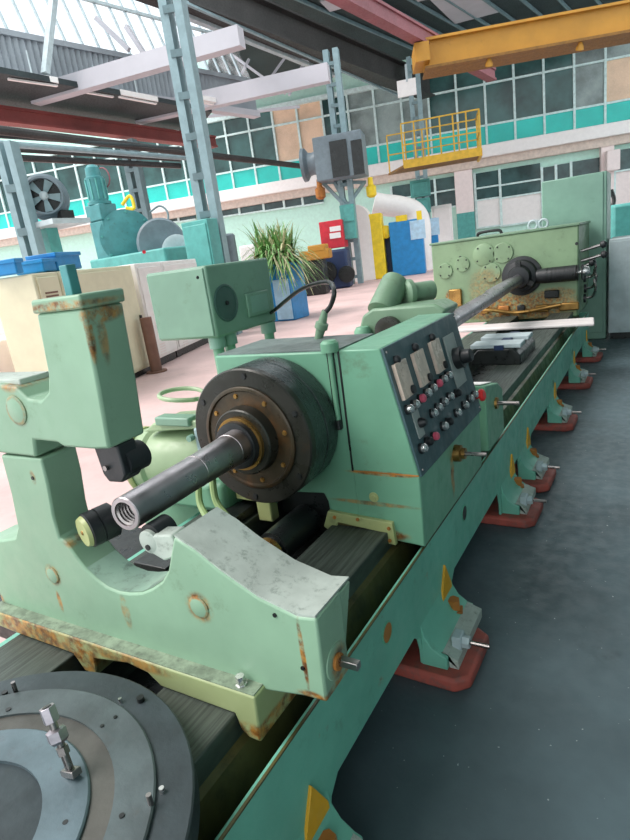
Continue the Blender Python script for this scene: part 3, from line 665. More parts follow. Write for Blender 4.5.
MB().box((-2.0, y0, 0.30), (-0.85, y1, 0.40)).build('trough', m_dark, bed)
MB().box((-1.20, y0, 0.39), (-0.935, 7.96, 0.62)).build('guideway', m_guide, bed, 0.005)
MB().box((-1.90, y0, 0.39), (-1.60, 7.96, 0.62)).build('guideway', m_guide, bed, 0.005)
MB().prism([(-0.935, 0.39), (-0.935, 0.545), (-0.915, 0.535), (-0.895, 0.45), (-0.895, 0.39)], 'y', y0, y1).build('rack_strip', m_brown, bed)
MB().prism([(-2.05, 0.24), (-0.80, 0.24), (-0.80, TOP), (-2.05, TOP)], 'y', y1, y1 + 0.05).build('end_plate', m_bed, bed)
for fy in (1.558, 2.533, 5.35, 6.69):
    MB().lathe((-0.800, fy, 0.435 if fy < 3 else 0.36), (1, 0, 0), [(0, 0.042), (0.003, 0.042), (0.0031, 0.036), (0.001, 0.036)], 20).build('core_hole_rim', m_bedtop, bed)
    MB().lathe((-0.800, fy, 0.435 if fy < 3 else 0.36), (1, 0, 0), [(0, 0.037), (0.002, 0.037)], 20).build('core_hole', m_rustb if fy < 2 else m_dark, bed)
for i, fy in enumerate(FEET):
    hw = 0.20 if i not in (2, 3) else 0.17
    # foot flange flaring out from the wall
    foot = MB().prism([(-0.802, 0.26), (-0.790, 0.20), (-0.765, 0.155), (-0.725, 0.125), (-0.70, 0.118), (-0.70, 0.062), (-0.81, 0.062), (-0.81, 0.26)], 'y', fy - hw, fy + hw).build('foot', m_bed, bed, 0.006)
    MB().prism([(-0.725, 0.127), (-0.70, 0.120), (-0.698, 0.062), (-0.66, 0.062), (-0.66, 0.105)], 'y', fy - hw + 0.02, fy + hw - 0.01).build('flange', m_worn_lit, foot, 0.005)
    # yellow flame-shaped anchor pocket with nut
    pk = [(fy + 0.12 + 0.068*a, 0.185 + b) for a, b in ((-1, 0), (1, 0), (0.95, 0.04), (0.5, 0.10), (0, 0.165), (-0.5, 0.10), (-0.95, 0.04))]
    MB().prism(pk, 'x', -0.805, -0.790).build('anchor_pocket', m_yel, bed, 0.003)
    MB().lathe((-0.762, fy + 0.11, 0.125), (0, 0, 1), [(0, 0.044), (0.012, 0.044), (0.0121, 0.030), (0.06, 0.028)], 6).build('anchor_nut', m_rustb, bed)
    # levelling screw
    sc = MB().box((-0.705, fy - 0.12, 0.10), (-0.665, fy - 0.055, 0.165)).build('levelling_block', m_lgrey, bed, 0.006)
    MB().cyl((-0.67, fy - 0.088, 0.132), (-0.555, fy - 0.088, 0.132), 0.010, seg=10).build('levelling_screw', m_steel, sc)
    MB().lathe((-0.665, fy - 0.088, 0.132), (1, 0, 0), [(0, 0.026), (0.03, 0.026)], 6).build('lock_nut', m_lgrey, sc)
    # pad on the floor
    a, b = fy - 0.24, fy + 0.12
    if i == 2: a = fy - 0.22
    pl = [(-0.95, a), (-0.66, a - 0.01), (-0.605, a + 0.04), (-0.60, b - 0.04), (-0.66, b), (-0.95, b)]
    names = ['dark brown foot pad at the bottom edge under the nearest bed foot', 'red floor pad under the bed foot nearest below the control panel',
             'red floor pad under the nearer of the paired bed feet', 'red floor pad under the farther of the paired bed feet',
             'red floor pad third from the far end of the bed', 'red floor pad second from the far end of the bed', 'red floor pad at the far end beside the grey cabinet']
    tag(MB().prism(pl, 'z', 0, 0.062).build('foot_pad', m_pad if i else m_padd, None, 0.015), names[i], 'foot pad', 'pads under the machine bed')

# ------------------------------------------------------------------ faceplate lying on the bed (front left)
fp = thing('face_plate', (-1.255, 0.285, 0.62), 'large round grey iron faceplate with stepped rings lying at lower left', 'faceplate')
c0 = (-1.245, 0.288, 0)
def ring(z0, z1, r0, r1, m, name, seg=72):
    b = MB(); vv = []; ff = []
    for (z, r) in ((z0, r1), (z1 - 0.003, r1), (z1, r1 - 0.004), (z1, r0), (z0, r0)):
        for k in range(seg):
            a = 2*math.pi*k/seg; vv.append((c0[0] + r*math.cos(a), c0[1] + r*math.sin(a), z))
    for i in range(5):
        j = (i+1) % 5
        for k in range(seg):
            k2 = (k+1) % seg; ff.append((i*seg+k, i*seg+k2, j*seg+k2, j*seg+k))
    return b.add(vv, ff).build(name, m, fp)
ring(0.625, 0.690, 0.45, 0.540, m_disc, 'outer_ring')
ring(0.625, 0.700, 0.37, 0.458, m_disc2, 'middle_ring')
ring(0.625, 0.694, 0.30, 0.375, m_disc3, 'tan_ring')
ring(0.625, 0.702, 0.22, 0.318, m_disc4, 'inner_ring')
MB().lathe((c0[0], c0[1], 0.625), (0, 0, 1), [(0, 0.225), (0.067, 0.225), (0.068, 0.221)], 64).build('centre_disc', m_disc, fp)
k = 240/630
for (zx, zy, r) in ((368,152,.010),(315,155,.005),(303,203,.005),(268,226,.005),(424,390,.006),(320,462,.006),(172,480,.006),(12,138,.008),(22,183,.007)):
    p = at(zx*k, 640+zy*k, z=0.70)
    MB().cyl((p.x, p.y, 0.688), (p.x, p.y, 0.7025), r, seg=12).build('bolt_hole', m_dark if zx not in (315, 424) else m_chrome, fp)
p = at(40*k, 640+130*k, z=0.70); MB().cyl((p.x, p.y, 0.688), (p.x, p.y, 0.725), 0.006, seg=10).build('dowel_pin', m_steel, fp)
p = at(396*k, 640+430*k, z=0.70); MB().cyl((p.x, p.y, 0.688), (p.x, p.y, 0.725), 0.006, seg=10).build('dowel_pin', m_steel, fp)
# clamp stud leaning on the plate
a = at(185*k, 640+342*k, z=0.715); b = at(125*k, 640+182*k, d=depth(a) + 0.00)
stud = thing('clamp_stud', a, 'leaning steel T-bolt stud with hex nut on the round faceplate', 'bolt')
ax = (b - a).normalized(); ln = (b - a).length
MB().cyl(a, b, 0.009, seg=12).build('shank', m_steel, stud)
MB().lathe(a + ax*ln*0.80, ax, [(0, 0.018), (ln*0.24, 0.018)], 6).build('top_nut', m_bar, stud, 0.001)
MB().lathe(a + ax*ln*0.80 + ax*ln*0.24, ax, [(0, 0.010), (0.0015, 0.010)], 12).build('nut_bore', m_dark, stud)
MB().lathe(a + ax*ln*0.46, ax, [(0, 0.017), (ln*0.05, 0.023), (ln*0.20, 0.023), (ln*0.22, 0.016)], 6).build('flange_nut', m_bar, stud)
MB().lathe(a + ax*ln*0.27, ax, [(0, 0.014), (ln*0.12, 0.014)], 6).build('lower_nut', m_steel, stud)
sx = ax.cross(Vector((0, 1, 0))).normalized()
MB().beam(a - sx*0.026 - ax*0.012, a + sx*0.026 - ax*0.012, 0.024, 0.016, up=ax).build('tee_head', m_steel, stud, 0.002)

# ------------------------------------------------------------------ steady rest
YF = 0.94; YB = 1.065
def fz(px, py, y=YF): p = at(px, py, y=y); return (p.x, p.z)
def fsp(px, py, rx, rz, inner, s_, ry=0.25):
    x, z = fz(px, py); return ((x, YF, z), (rx, ry, rz), inner, s_)
sp_st = [fsp(53, 575, 0.044, 0.046, 0.62, 1.0), fsp(60, 602, 0.013, 0.05, 0, 0.9), fsp(126, 612, 0.022, 0.07, 0, 0.6), fsp(199, 607, 0.055, 0.055, 0.55, 1.0),
         fsp(303, 655, 0.009, 0.13, 0, 1.0), fsp(312, 697, 0.055, 0.022, 0, 1.0), ((-0.665, 1.0, 0.715), (0.02, 0.10, 0.022), 0, 1.0), ((-0.665, 1.01, 0.775), (0.02, 0.055, 0.06), 0, 0.8),
         fsp(60, 306, 0.14, 0.016, 0, 1.0), ((-1.205, 0.94, 1.63), (0.013, 0.02, 0.11), 0, 1.0), ((-1.20, 0.98, 1.68), (0.03, 0.10, 0.03), 0, 0.9), ((-1.20, 0.98, 1.62), (0.03, 0.02, 0.09), 0, 0.7),
         fsp(8, 378, 0.07, 0.05, 0, 1.0), fsp(18, 410, 0.055, 0.055, 0.74, 0.9), fsp(33, 478, 0.016, 0.03, 0, 0.7), fsp(0, 600, 0.04, 0.04, 0, 1.0), fsp(75, 545, 0.07, 0.025, 0, 0.8)]
sp_b = [((-1.55, 0.9, 0.64), (0.10, 0.4, 0.09), 0, 1.0), ((-1.80, 0.9, 0.66), (0.30, 0.4, 0.06), 0, 0.95), ((-0.88, 0.9, 0.575), (0.09, 0.4, 0.04), 0, 1.0), ((-1.35, 0.9, 0.68), (0.25, 0.4, 0.03), 0, 0.8)]
m_base = m_green('steady_base_paint', (0.36, 0.42, 0.20), spots=sp_b, dirt=0.35)
m_st = m_green('steady_green_paint', (0.25, 0.405, 0.275), spots=sp_st, dirt=0.18)
sr = thing('steady_rest', (-1.33, 1.0, 0.62), 'pale green cast steady rest cradling the pipe end at left foreground', 'steady rest')
# U-shaped lower body
CX, CZ = -1.335, 1.10
rec = [(-1.070, 1.099), fz(168, 570), fz(161.6, 581.7), fz(151, 589), fz(141, 593), fz(129, 593.5), fz(118, 592), fz(106, 587), fz(95.5, 579), fz(85, 569), fz(75, 556), fz(66, 543)]
body = [(-0.732, 0.705), (-0.667, 0.708), fz(316, 619), fz(297, 617), fz(258, 598), fz(220, 571.5), fz(195, 551)] + rec + \
       [(-1.573, 1.02), (-1.572, 1.094), (-1.555, 1.20), (-1.552, 1.285), (-1.757, 1.285), (-1.765, 1.15), (-1.785, 1.03), (-1.82, 0.985), (-1.90, 0.965), (-2.02, 0.95), (-2.04, 0.69), (-0.92, 0.68), (-0.84, 0.685)]
MB().prism(body, 'y', YF, YB).build('body', m_st, sr, 0.007)
# arm top skin with overhead light put into its colour; thin scuffed recess skin
topl = [fz(316, 619), fz(297, 617), fz(258, 598), fz(220, 571.5), fz(195, 551), (-1.066, 1.0985)]
b = MB()
vv = []; ff = []
for (x, z) in topl: vv += [(x - 0.004, YF + 0.004, z + 0.005), (x - 0.004, YB + 0.055, z + 0.003)]
for i in range(len(topl)-1): ff.append((2*i, 2*i+1, 2*i+3, 2*i+2))
n_ = len(vv); vv += [(v[0], v[1], v[2] - 0.006) for v in vv]; ff += [tuple(i + n_ for i in f[::-1]) for f in ff]
rim = [2*i for i in range(len(topl))] + [2*i+1 for i in range(len(topl)-1, -1, -1)]
for i in range(len(rim)): ff.append((rim[i], rim[(i+1) % len(rim)], rim[(i+1) % len(rim)] + n_, rim[i] + n_))
b.add(vv, ff).build('lit_top', m_worn_lit, sr)
MB().prism([(-0.70, 0.74)] + [(x, z - 0.006) for x, z in topl] + [(-1.10, 0.95)], 'y', YB - 0.01, YB + 0.053).build('arm_back', m_st, sr, 0.005)
b = MB(); vv = []; ff = []
rr = rec[2:10]
for (x, z) in rr: 
    d = Vector((CX - x, 0, CZ - z)).normalized()*0.0015
    vv += [(x + d.x, YF + 0.006, z + d.z), (x + d.x, YB - 0.006, z + d.z)]
for i in range(len(rr)-1): ff.append((2*i, 2*i+1, 2*i+3, 2*i+2))
b.add(vv, ff).build('scuffed_recess', mat('scuffed_recess_paint', (0.26, 0.40, 0.31), 0.55, var=0.2, dirt=0.6, dirtcol=(0.10, 0.13, 0.11), dscale=20), sr)
# base flange with ledge, guide notches and right leg
base = [(-2.05, 0.63), (-1.92, 0.625), (-1.60, 0.625), (-1.56, 0.57), (-1.50, 0.57), (-1.49, 0.635), (-1.33, 0.665), (-1.25, 0.655), (-1.205, 0.622), (-0.935, 0.622), (-0.925, 0.575), (-0.90, 0.555),
        (-0.862, 0.555), (-0.855, 0.70), (-2.05, 0.69)]
MB().prism(base, 'y', 0.893, 1.10).build('base_flange', m_base, sr, 0.006)
MB().prism([(-2.045, 0.690), (-0.86, 0.700), (-0.86, 0.703), (-2.045, 0.693)], 'y', 0.897, YF + 0.004).build('ledge', mat('grimy_ledge', (0.22, 0.28, 0.20), 0.6, var=0.3, vscale=20, dirt=0.7, dirtcol=(0.09, 0.11, 0.08), dscale=30), sr)
p = at(252, 672, z=0.703); hexbolt((p.x, 0.918, 0.70), (0, 0, 1), 0.013, 0.03, 'ledge_bolt', m_chrome, sr)
# plugs on the front face
for (px, py, r) in ((199, 607, 0.033), (53, 575, 0.030)):
    x, z = fz(px, py); MB().lathe((x, YF, z), (0, -1, 0), [(0, r), (0.003, r), (0.005, r*0.9)], 28).build('plug_cover', m_st, sr)
for (px, py) in ((275, 615), (33, 478), (303, 668)):
    x, z = fz(px, py); MB().cyl((x, YF + 0.01, z), (x, YF - 0.003, z), 0.006, seg=10).build('screw', m_dark, sr)
# adjusting screw in the right end
q = at(350, 661, x=-0.667)
bs_ = MB().lathe((-0.668, 1.0, 0.785), (1, 0, 0), [(0, 0.048), (0.006, 0.046), (0.008, 0.036)], 24).build('screw_boss', m_st, sr)
MB().lathe((-0.662, 1.0, 0.785), (1, 0, 0), [(0, 0.022), (0.010, 0.022)], 16).build('bushing', m_rustb, bs_)
MB().box((-0.655, 0.992, 0.777), (-0.60, 1.012, 0.797)).build('square_shaft', m_steel, bs_, 0.002)
# hinged upper arm
cap_t = 1.735
up = [(-1.387, 1.700), (-1.202, 1.700), (-1.215, 1.50), (-1.232, 1.335), (-1.30, 1.330), (-1.42, 1.330), (-1.445, 1.342), (-1.553, 1.345), (-1.567, 1.290), (-1.90, 1.295), (-1.90, 1.50), (-1.66, 1.512), (-1.57, 1.505), (-1.53, 1.470),
      (-1.47, 1.465), (-1.425, 1.49), (-1.405, 1.54)]
MB().prism(up, 'y', YF - 0.004, YB + 0.0).build('upper_arm', m_st, sr, 0.008)
MB().prism([(-1.392, 1.700), (-1.197, 1.700), (-1.195, cap_t), (-1.388, cap_t)], 'y', YF - 0.010, YB + 0.006).build('arm_cap', m_st, sr, 0.006)
p = at(73, 280, y=1.0); MB().box((-1.318, 0.985, cap_t - 0.01), (-1.288, 1.015, cap_t + 0.075)).build('square_shaft', m_pump, sr, 0.003)
MB().box((-1.90, YF + 0.02, 1.50), (-1.58, YB - 0.002, 1.522)).build('shoulder_plate', m_worn_lit, sr, 0.004)
x, z = fz(18, 410); MB().lathe((x, YF - 0.004, z), (0, -1, 0), [(0, 0.045), (0.003, 0.045), (0.005, 0.041)], 28).build('plug_cover', m_st, sr)
# rollers
def roller(p0, ax, r, ln, brk):
    ax = Vector(ax).normalized(); p0 = Vector(p0)
    ro = MB().lathe(p0 + ax*0.012, ax, [(0, r*0.86), (0.004, r), (ln*0.40, r), (ln*0.42, r*0.92), (ln*0.46, r*0.92), (ln*0.48, r), (ln, r), (ln + 0.004, r*0.9)], 28).build('roller', m_blk, sr)
    MB().lathe(p0, ax, [(0, r*0.80), (0.012, r*0.90)], 28).build('roller_cap', m_yell_edge, ro)
    MB().lathe(p0 - ax*0.003, ax, [(0, 0.006), (0.004, 0.008)], 12).build('axle_end', m_brass, ro)
p = at(86, 531, y=0.965); roller((p.x, 0.952, p.z), (0.3, 1, 0.05), 0.055, 0.085, None)
p = at(153, 540, y=1.02); ro2 = (p.x, 0.985, p.z)
MB().lathe((p.x, 1.015, p.z + 0.012), (0, 1, 0), [(0, 0.040), (0.07, 0.040)], 28).build('roller', m_blk, sr)
MB().lathe((p.x, 0.998, p.z + 0.002), (0, 1, 0), [(0, 0.030), (0.004, 0.036), (0.016, 0.036)], 24).build('roller_holder', m_worn_lit, sr)
MB().prism([(p.x - 0.03, p.z - 0.02), (p.x + 0.05, p.z - 0.05), (p.x + 0.12, p.z - 0.02), (p.x + 0.10, p.z + 0.04), (p.x + 0.03, p.z + 0.03)], 'y', 1.0, 1.06).build('roller_bracket', m_worn_lit, sr, 0.006)
MB().cyl((p.x, 0.994, p.z - 0.012), (p.x, 0.999, p.z - 0.012), 0.009, seg=12).build('bracket_hole', m_dark, sr)
# upper roller block (black)
x0, z0 = fz(93, 449, 1.0); x1, z1 = fz(133, 449, 1.0)
MB().prism([(-1.335, 1.335), (-1.235, 1.335), (-1.230, 1.245), (-1.25, 1.225), (-1.305, 1.222), (-1.322, 1.245)], 'y', 0.965, 1.03).build('upper_roller_block', m_blk, sr, 0.006)
MB().lathe((-1.262, 0.985, 1.275), (0, 1, 0), [(0, 0.042), (0.075, 0.042)], 24).build('roller', m_blk, sr)
MB().cyl((-1.295, 0.955, 1.268), (-1.295, 0.966, 1.268), 0.008, seg=10).build('screw', m_steel, sr)

# ------------------------------------------------------------------ the pipe being machined
pp = thing('steel_pipe', (-1.335, 1.0, 1.10), 'dark polished steel pipe with threaded bore sticking out of the chuck', 'pipe')
PA = Vector((-1.318, 1.0, 1.105)); PB = Vector((-1.385, 1.75, 1.088))
L_ = (PB - PA).length
MB().lathe(PA, PB - PA, [(0.10, 0.034), (0.0, 0.038), (0.0, 0.050), (0.003, 0.053), (0.34, 0.056), (0.341, 0.0575), (0.348, 0.0575), (0.349, 0.0565), (0.55, 0.063), (0.551, 0.0645), (L_, 0.068)], 40, False).build('barrel', m_pipe, pp)
for kk in range(7):
    t = 0.006 + kk*0.012
    MB().lathe(PA + (PB-PA).normalized()*t, PB - PA, [(0, 0.0375), (0.004, 0.031), (0.008, 0.0375)], 28, False).build('thread', m_steel, pp)
MB().lathe(PA + (PB-PA).normalized()*0.098, PB - PA, [(0, 0.034), (0.002, 0.034)], 24).build('bore_end', m_dark, pp)

# ------------------------------------------------------------------ oil head carriage with chuck flange and console
YC = 1.95
cr = thing('oil_head_carriage', (-1.3, 2.4, 0.6), 'light green carriage with big round chuck and sloping control console on the bed', 'machine carriage')
sp_c = [((-0.93, YC, 0.872), (0.20, 0.05, 0.012), 0, 1.0), ((-1.0, YC, 0.735), (0.25, 0.05, 0.012), 0, 0.7), ((-0.78, 2.35, 0.72), (0.05, 0.03, 0.14), 0, 0.9),
        ((-0.95, YC, 0.60), (0.12, 0.1, 0.03), 0, 1.0), ((-1.75, YC, 0.70), (0.3, 0.1, 0.03), 0, 1.0)]
m_cf = m_green('carriage_front_paint', (0.16, 0.37, 0.245), spots=sp_c, dirt=0.18)
ZT = 1.378
front = [(-1.70, 0.70), (-1.52, 0.70), (-1.50, 0.67), (-1.49, 0.74), (-1.23, 0.755), (-1.215, 0.72), (-1.21, 0.63), (-0.92, 0.63), (-0.91, 0.575), (-0.785, 0.565), (-0.782, 0.868), (-0.895, ZT), (-1.072, ZT), (-1.072, ZT), (-1.70, ZT)]
front = [p for i, p in enumerate(front) if i == 0 or p != front[i-1]]
main = [p for p in front if p[0] < -1.0] ; main = front[:7] + [(-1.0, 0.63), (-1.0, ZT), (-1.70, ZT)]
MB().prism(main, 'y', YC, 2.32).build('housing', m_cf, cr, 0.008)
MB().prism([(-1.072, 0.63), (-0.92, 0.63), (-0.91, 0.575), (-0.785, 0.565), (-0.782, 0.868), (-0.895, ZT + 0.004), (-1.072, ZT + 0.004)], 'y', YC - 0.0015, 2.845).build('console_body', m_cf, cr, 0.006)
MB().box((-1.69, YC + 0.01, ZT - 0.005), (-1.08, 2.31, ZT + 0.006)).build('top_cover', mat('dull_cover_plate', (0.16, 0.20, 0.19), 0.5, 0.2, var=0.3, dirt=0.4), cr)
MB().box((-1.60, 2.32, 0.63), (-1.10, 3.0, 1.0)).build('rear_housing', m_carr, cr, 0.02)
MB().box((-1.50, YC + 0.05, 0.62), (-1.22, YC + 0.3, 0.75)).build('dark_opening', m_dark, cr)
MB().prism([(-1.70, 0.695), (-1.54, 0.690), (-1.54, 0.720), (-1.70, 0.725)], 'y', YC - 0.03, YC).build('left_skirt', m_yell_edge, cr, 0.004)
# console front seam and groove post
MB().box((-1.076, YC - 0.003, 0.875), (-1.068, YC + 0.001, ZT)).build('seam', m_dark, cr)
MB().box((-1.07, YC - 0.002, 0.872), (-0.785, YC + 0.001, 0.878)).build('seam', m_rustb, cr)
rod = MB().box((-1.125, YC - 0.004, 1.06), (-1.092, YC + 0.001, ZT)).build('groove', m_dark, cr)
MB().cyl((-1.106, YC - 0.008, 1.075), (-1.106, YC - 0.008, ZT + 0.02), 0.011, seg=12).build('rod', m_carr, rod)
MB().lathe((-1.108, YC, ZT), (0, 0, 1), [(0, 0.036), (0.035, 0.036), (0.045, 0.026)], 20).build('rod_cap', m_carr, rod)
MB().cyl((-1.106, YC - 0.012, 1.06), (-1.106, YC - 0.012, 1.10), 0.014, seg=12).build('rod_end', m_dark, rod)
p = at(374, 497, y=YC); MB().lathe((p.x, YC, p.z), (0, -1, 0), [(0, 0.022), (0.004, 0.021), (0.005, 0.012), (0.008, 0.010)], 20).build('screw_plug', m_yell_edge, cr)
# wiper bracket plate
pl = [fz(330, 509, YC), fz(394, 521, YC), fz(398, 543, YC), fz(388, 541, YC), fz(384, 530, YC), fz(340, 520, YC), fz(338, 533, YC), fz(326, 524, YC)]
MB().prism(pl, 'y', YC - 0.022, YC).build('wiper_plate', m_yell_edge, cr, 0.003)
MB().prism([(-1.205, 0.622), (-0.93, 0.622), (-0.93, 0.655), (-1.205, 0.655)], 'y', YC - 0.015, YC + 0.02).build('wiper', m_brown, cr)
for (px, py) in ((337, 515), (360, 517), (391, 526), (392, 538)):
    x, z = fz(px, py, YC); hexbolt((x, YC - 0.022, z), (0, -1, 0), 0.007, 0.007, 'plate_bolt', m_rustb, cr)
# chuck
chs = Vector((-1.392, YC, 1.085))
MB().lathe(chs, (0, -1, 0), [(0, 0.275), (0.02, 0.285), (0.10, 0.285), (0.102, 0.279), (0.108, 0.279), (0.110, 0.285), (0.20, 0.285)], 72).build('chuck_rim', m_chuckside, cr)
face = MB().lathe(chs + Vector((0, -0.20, 0)), (0, -1, 0), [(0, 0.285), (0.028, 0.285), (0.034, 0.279), (0.034, 0.205)], 72).build('chuck_face', m_chuck, cr)
MB().lathe(chs + Vector((0, -0.22, 0)), (0, -1, 0), [(0, 0.215), (0.022, 0.215), (0.026, 0.209), (0.026, 0.200), (0.018, 0.195), (0.018, 0.10)], 72).build('brown_plate', m_chuckface, face)
MB().lathe(chs + Vector((0, -0.235, 0)), (0, -1, 0), [(0, 0.140), (0.05, 0.135), (0.055, 0.130), (0.055, 0.08)], 56).build('hub', m_chuck, cr)
MB().lathe(chs + Vector((0, -0.285, 0)), (0, -1, 0), [(0, 0.108), (0.022, 0.108), (0.022, 0.096)], 48).build('hub_ring', m_brass, cr)
MB().lathe(chs + Vector((0, -0.285, 0)), (0, -1, 0), [(0, 0.100), (0.045, 0.094), (0.048, 0.086), (0.048, 0.05)], 48).build('sleeve', m_blk, cr)
for kk in range(6):
    a_ = math.radians(25 + 60*kk); hexbolt(chs + Vector((0.256*math.cos(a_), -0.233, 0.256*math.sin(a_))), (0, -1, 0), 0.011, 0.006, 'chuck_bolt', m_dark, face)
for kk in range(8):
    a_ = math.radians(10 + 45*kk); hexbolt(chs + Vector((0.178*math.cos(a_), -0.236, 0.178*math.sin(a_))), (0, -1, 0), 0.009, 0.008, 'plate_screw', m_brass, face)
# lead screw cover below the chuck
ls = MB().lathe((-1.36, 1.45, 0.60), (0, 1, 0), [(0, 0.050), (0.01, 0.058), (0.25, 0.058), (0.25, 0.075), (0.53, 0.075)], 28).build('screw_cover', m_dark, cr)
MB().lathe((-1.36, 1.66, 0.60), (0, 1, 0), [(0, 0.064), (0.022, 0.064)], 28).build('brass_clip', m_brass, ls)
MB().box((-1.80, 1.35, 0.625), (-1.62, YC, 0.665)).build('guide_cover', m_dark, cr, 0.004)
MB().box((-1.58, YC - 0.04, 0.60), (-1.50, YC + 0.02, 0.72)).build('drip_block', m_yell_edge, cr, 0.008)
# left wing castings with lugs
m_pale = m_green('pale_casting_paint', (0.33, 0.44, 0.26), dirt=0.3)
wing = MB().prism([(-2.62, 0.30), (-2.08, 0.30), (-2.08, 0.635), (-1.70, 0.635), (-1.70, 1.02), (-1.85, 1.05), (-2.10, 1.0), (-2.45, 0.90), (-2.62, 0.72)], 'y', 2.10, 2.85).build('left_casting', m_carr, cr, 0.03)
MB().lathe((-2.32, 2.06, 0.80), (0.95, 0.18, 0.02), [(-0.14, 0.10), (-0.10, 0.155), (-0.06, 0.175), (0.0, 0.175), (0.02, 0.16), (0.30, 0.175), (0.36, 0.15), (0.50, 0.13)], 32).build('pump_barrel', m_pale, cr)
MB().lathe((-2.41, 2.04, 0.80), (0.95, 0.18, 0.02), [(0, 0.18), (0.02, 0.185), (0.035, 0.18)], 32).build('barrel_flange', m_yell_edge, cr)
br = MB().prism([(-2.30, 0.985), (-1.72, 1.03), (-1.72, 1.075), (-2.22, 1.035)], 'y', 1.98, 2.20).build('clamp_bracket', m_pale, cr, 0.008)
MB().box((-2.18, 1.96, 1.03), (-1.95, 2.04, 1.075)).build('clamp_bar', m_box, br, 0.008)
MB().box((-1.92, 1.95, 0.90), (-1.76, 2.02, 1.03)).build('grey_bracket', m_grey, br, 0.01)
MB().cyl((-1.93, 1.95, 0.985), (-1.93, 1.92, 0.985), 0.016, seg=12).build('bracket_screw', m_tower, br)
MB().prism([(-2.45, 0.635), (-1.72, 0.635), (-1.72, 0.80), (-2.2, 0.74)], 'y', 1.86, 2.12).build('lower_casting', m_carr, cr, 0.03)
MB().box((-2.62, 1.10, 0.30), (-2.06, 1.90, 0.46)).build('dark_tray', m_dark, cr, 0.01)  # black box filling the dark area under the pipe
# console panel
PA_ = Vector((-0.894, YC, 1.380)); PN = Vector((0.510, 0, 0.112)).normalized(); PS = Vector((0.112, 0, -0.510)).normalized(); PY = Vector((0, 1, 0))
pan = MB().slab([PA_, PA_ + PY*0.895, PA_ + PY*0.895 + PS*0.522, PA_ + PS*0.522], PN*0.012).build('control_panel', m_panel, cr, 0.003)
P0 = PA_ + PN*0.012
def pz(zx, zy): return onplane(370 + zx*130/607, 300 + zy*180/840, P0, PN)
def plate(zx, zy, wy, hs, m, name, t=0.008):
    c = pz(zx, zy); return MB().slab([c - PY*wy - PS*hs, c + PY*wy - PS*hs, c + PY*wy + PS*hs, c - PY*wy + PS*hs], PN*t).build(name, m, pan, 0.002)
for (zx, zy) in ((150, 372), (232, 318), (308, 262)):
    pm = plate(zx, zy, 0.058, 0.072, m_meter, 'meter', 0.016)
    c = pz(zx, zy) + PN*0.0165 + PS*0.052 + PY*0.030
    MB().cyl(c, c + PN*0.01, 0.018, seg=14).build('meter_boss', m_blk, pan)
sp_ = plate(393, 280, 0.075, 0.125, m_plate, 'switch_plate')
c = pz(393, 275) + PN*0.008
kn = MB().lathe(c, PN, [(0, 0.052), (0.03, 0.050), (0.032, 0.034), (0.075, 0.032), (0.08, 0.026)], 24).build('selector_knob', m_blk, pan)
MB().lathe(c + PN*0.03, PN, [(0, 0.053), (0.006, 0.053)], 10).build('knob_skirt', m_blk, kn)
for (zx, zy) in ((117, 280), (203, 222), (283, 176)):
    c = pz(zx, zy); MB().lathe(c, PN, [(0, 0.017), (0.012, 0.017), (0.02, 0.012), (0.024, 0.004)], 14).build('indicator_lamp', m_blk, pan)
plate(222, 578, 0.032, 0.055, m_plate, 'toggle_plate', 0.006)
c = pz(226, 575); MB().lathe(c, PN, [(0, 0.02), (0.02, 0.02), (0.035, 0.012)], 12).build('toggle_knob', m_blk, pan)
btn = [(170,512,0),(198,490,0),(228,462,1),(256,436,0),(282,414,0),(308,392,1),(332,372,0),(354,354,0), (284,530,0),(308,504,0),(334,478,0),(362,452,0),(398,436,2), (397,528,0),(432,492,0),(457,462,0),(478,444,0), (234,694,0),(262,662,2),(290,638,1),(334,590,0),(358,570,2)]
for (zx, zy, t) in btn:
    c = pz(zx, zy)
    o = MB().lathe(c, PN, [(0, 0.021), (0.010, 0.021), (0.011, 0.018)], 16).build('button_collar', m_blk, pan)
    MB().lathe(c + PN*0.010, PN, [(0, 0.0175), (0.014, 0.0175), (0.020, 0.012), (0.022, 0.002)], 16).build('push_button', (m_chrome, m_pinkbtn, m_blk)[t], pan)
c = pz(497, 448); MB().lathe(c, PN, [(0, 0.016), (0.02, 0.016), (0.021, 0.032), (0.034, 0.032), (0.042, 0.024)], 18).build('emergency_button', m_redbtn, pan)
for (u, v) in ((0.02, 0.02), (0.875, 0.02), (0.02, 0.50), (0.875, 0.50)):
    c = P0 + PY*u + PS*v; MB().lathe(c, PN, [(0, 0.006), (0.003, 0.005)], 8).build('panel_screw', m_steel, pan)
# handle under the console
q = at(455, 453, x=-0.782)
hb = MB().lathe((-0.783, q.y, q.z), (1, 0, 0), [(0, 0.040), (0.03, 0.038), (0.034, 0.026), (0.05, 0.026)], 20).build('shaft_boss', m_brass, cr)
MB().cyl((-0.735, q.y, q.z), (-0.64, q.y, q.z), 0.010, seg=10).build('square_shaft', m_steel, hb)

# small feed box behind the console
sb = thing('feed_box', (-0.9, 3.2, 0.57), 'small green box with white label behind the control console on the bed edge', 'feed box')
MB().prism([(3.02, 0.575), (3.02, 0.955), (3.30, 0.90), (3.40, 0.84), (3.40, 0.575)], 'x', -1.06, -0.79).build('body', m_carr, sb, 0.008)
MB().slab([(-1.03, 3.03, 0.957), (-0.82, 3.03, 0.957), (-0.82, 3.26, 0.912), (-1.03, 3.26, 0.912)], (0, 0.0008, 0.004)).build('label_plate', m_white, sb)
MB().cyl((-0.79, 3.22, 0.80), (-0.66, 3.22, 0.80), 0.012, seg=10).build('shaft', m_steel, sb)
MB().lathe((-0.792, 3.22, 0.80), (1, 0, 0), [(0, 0.035), (0.015, 0.033)], 18).build('shaft_boss', m_brass, sb)

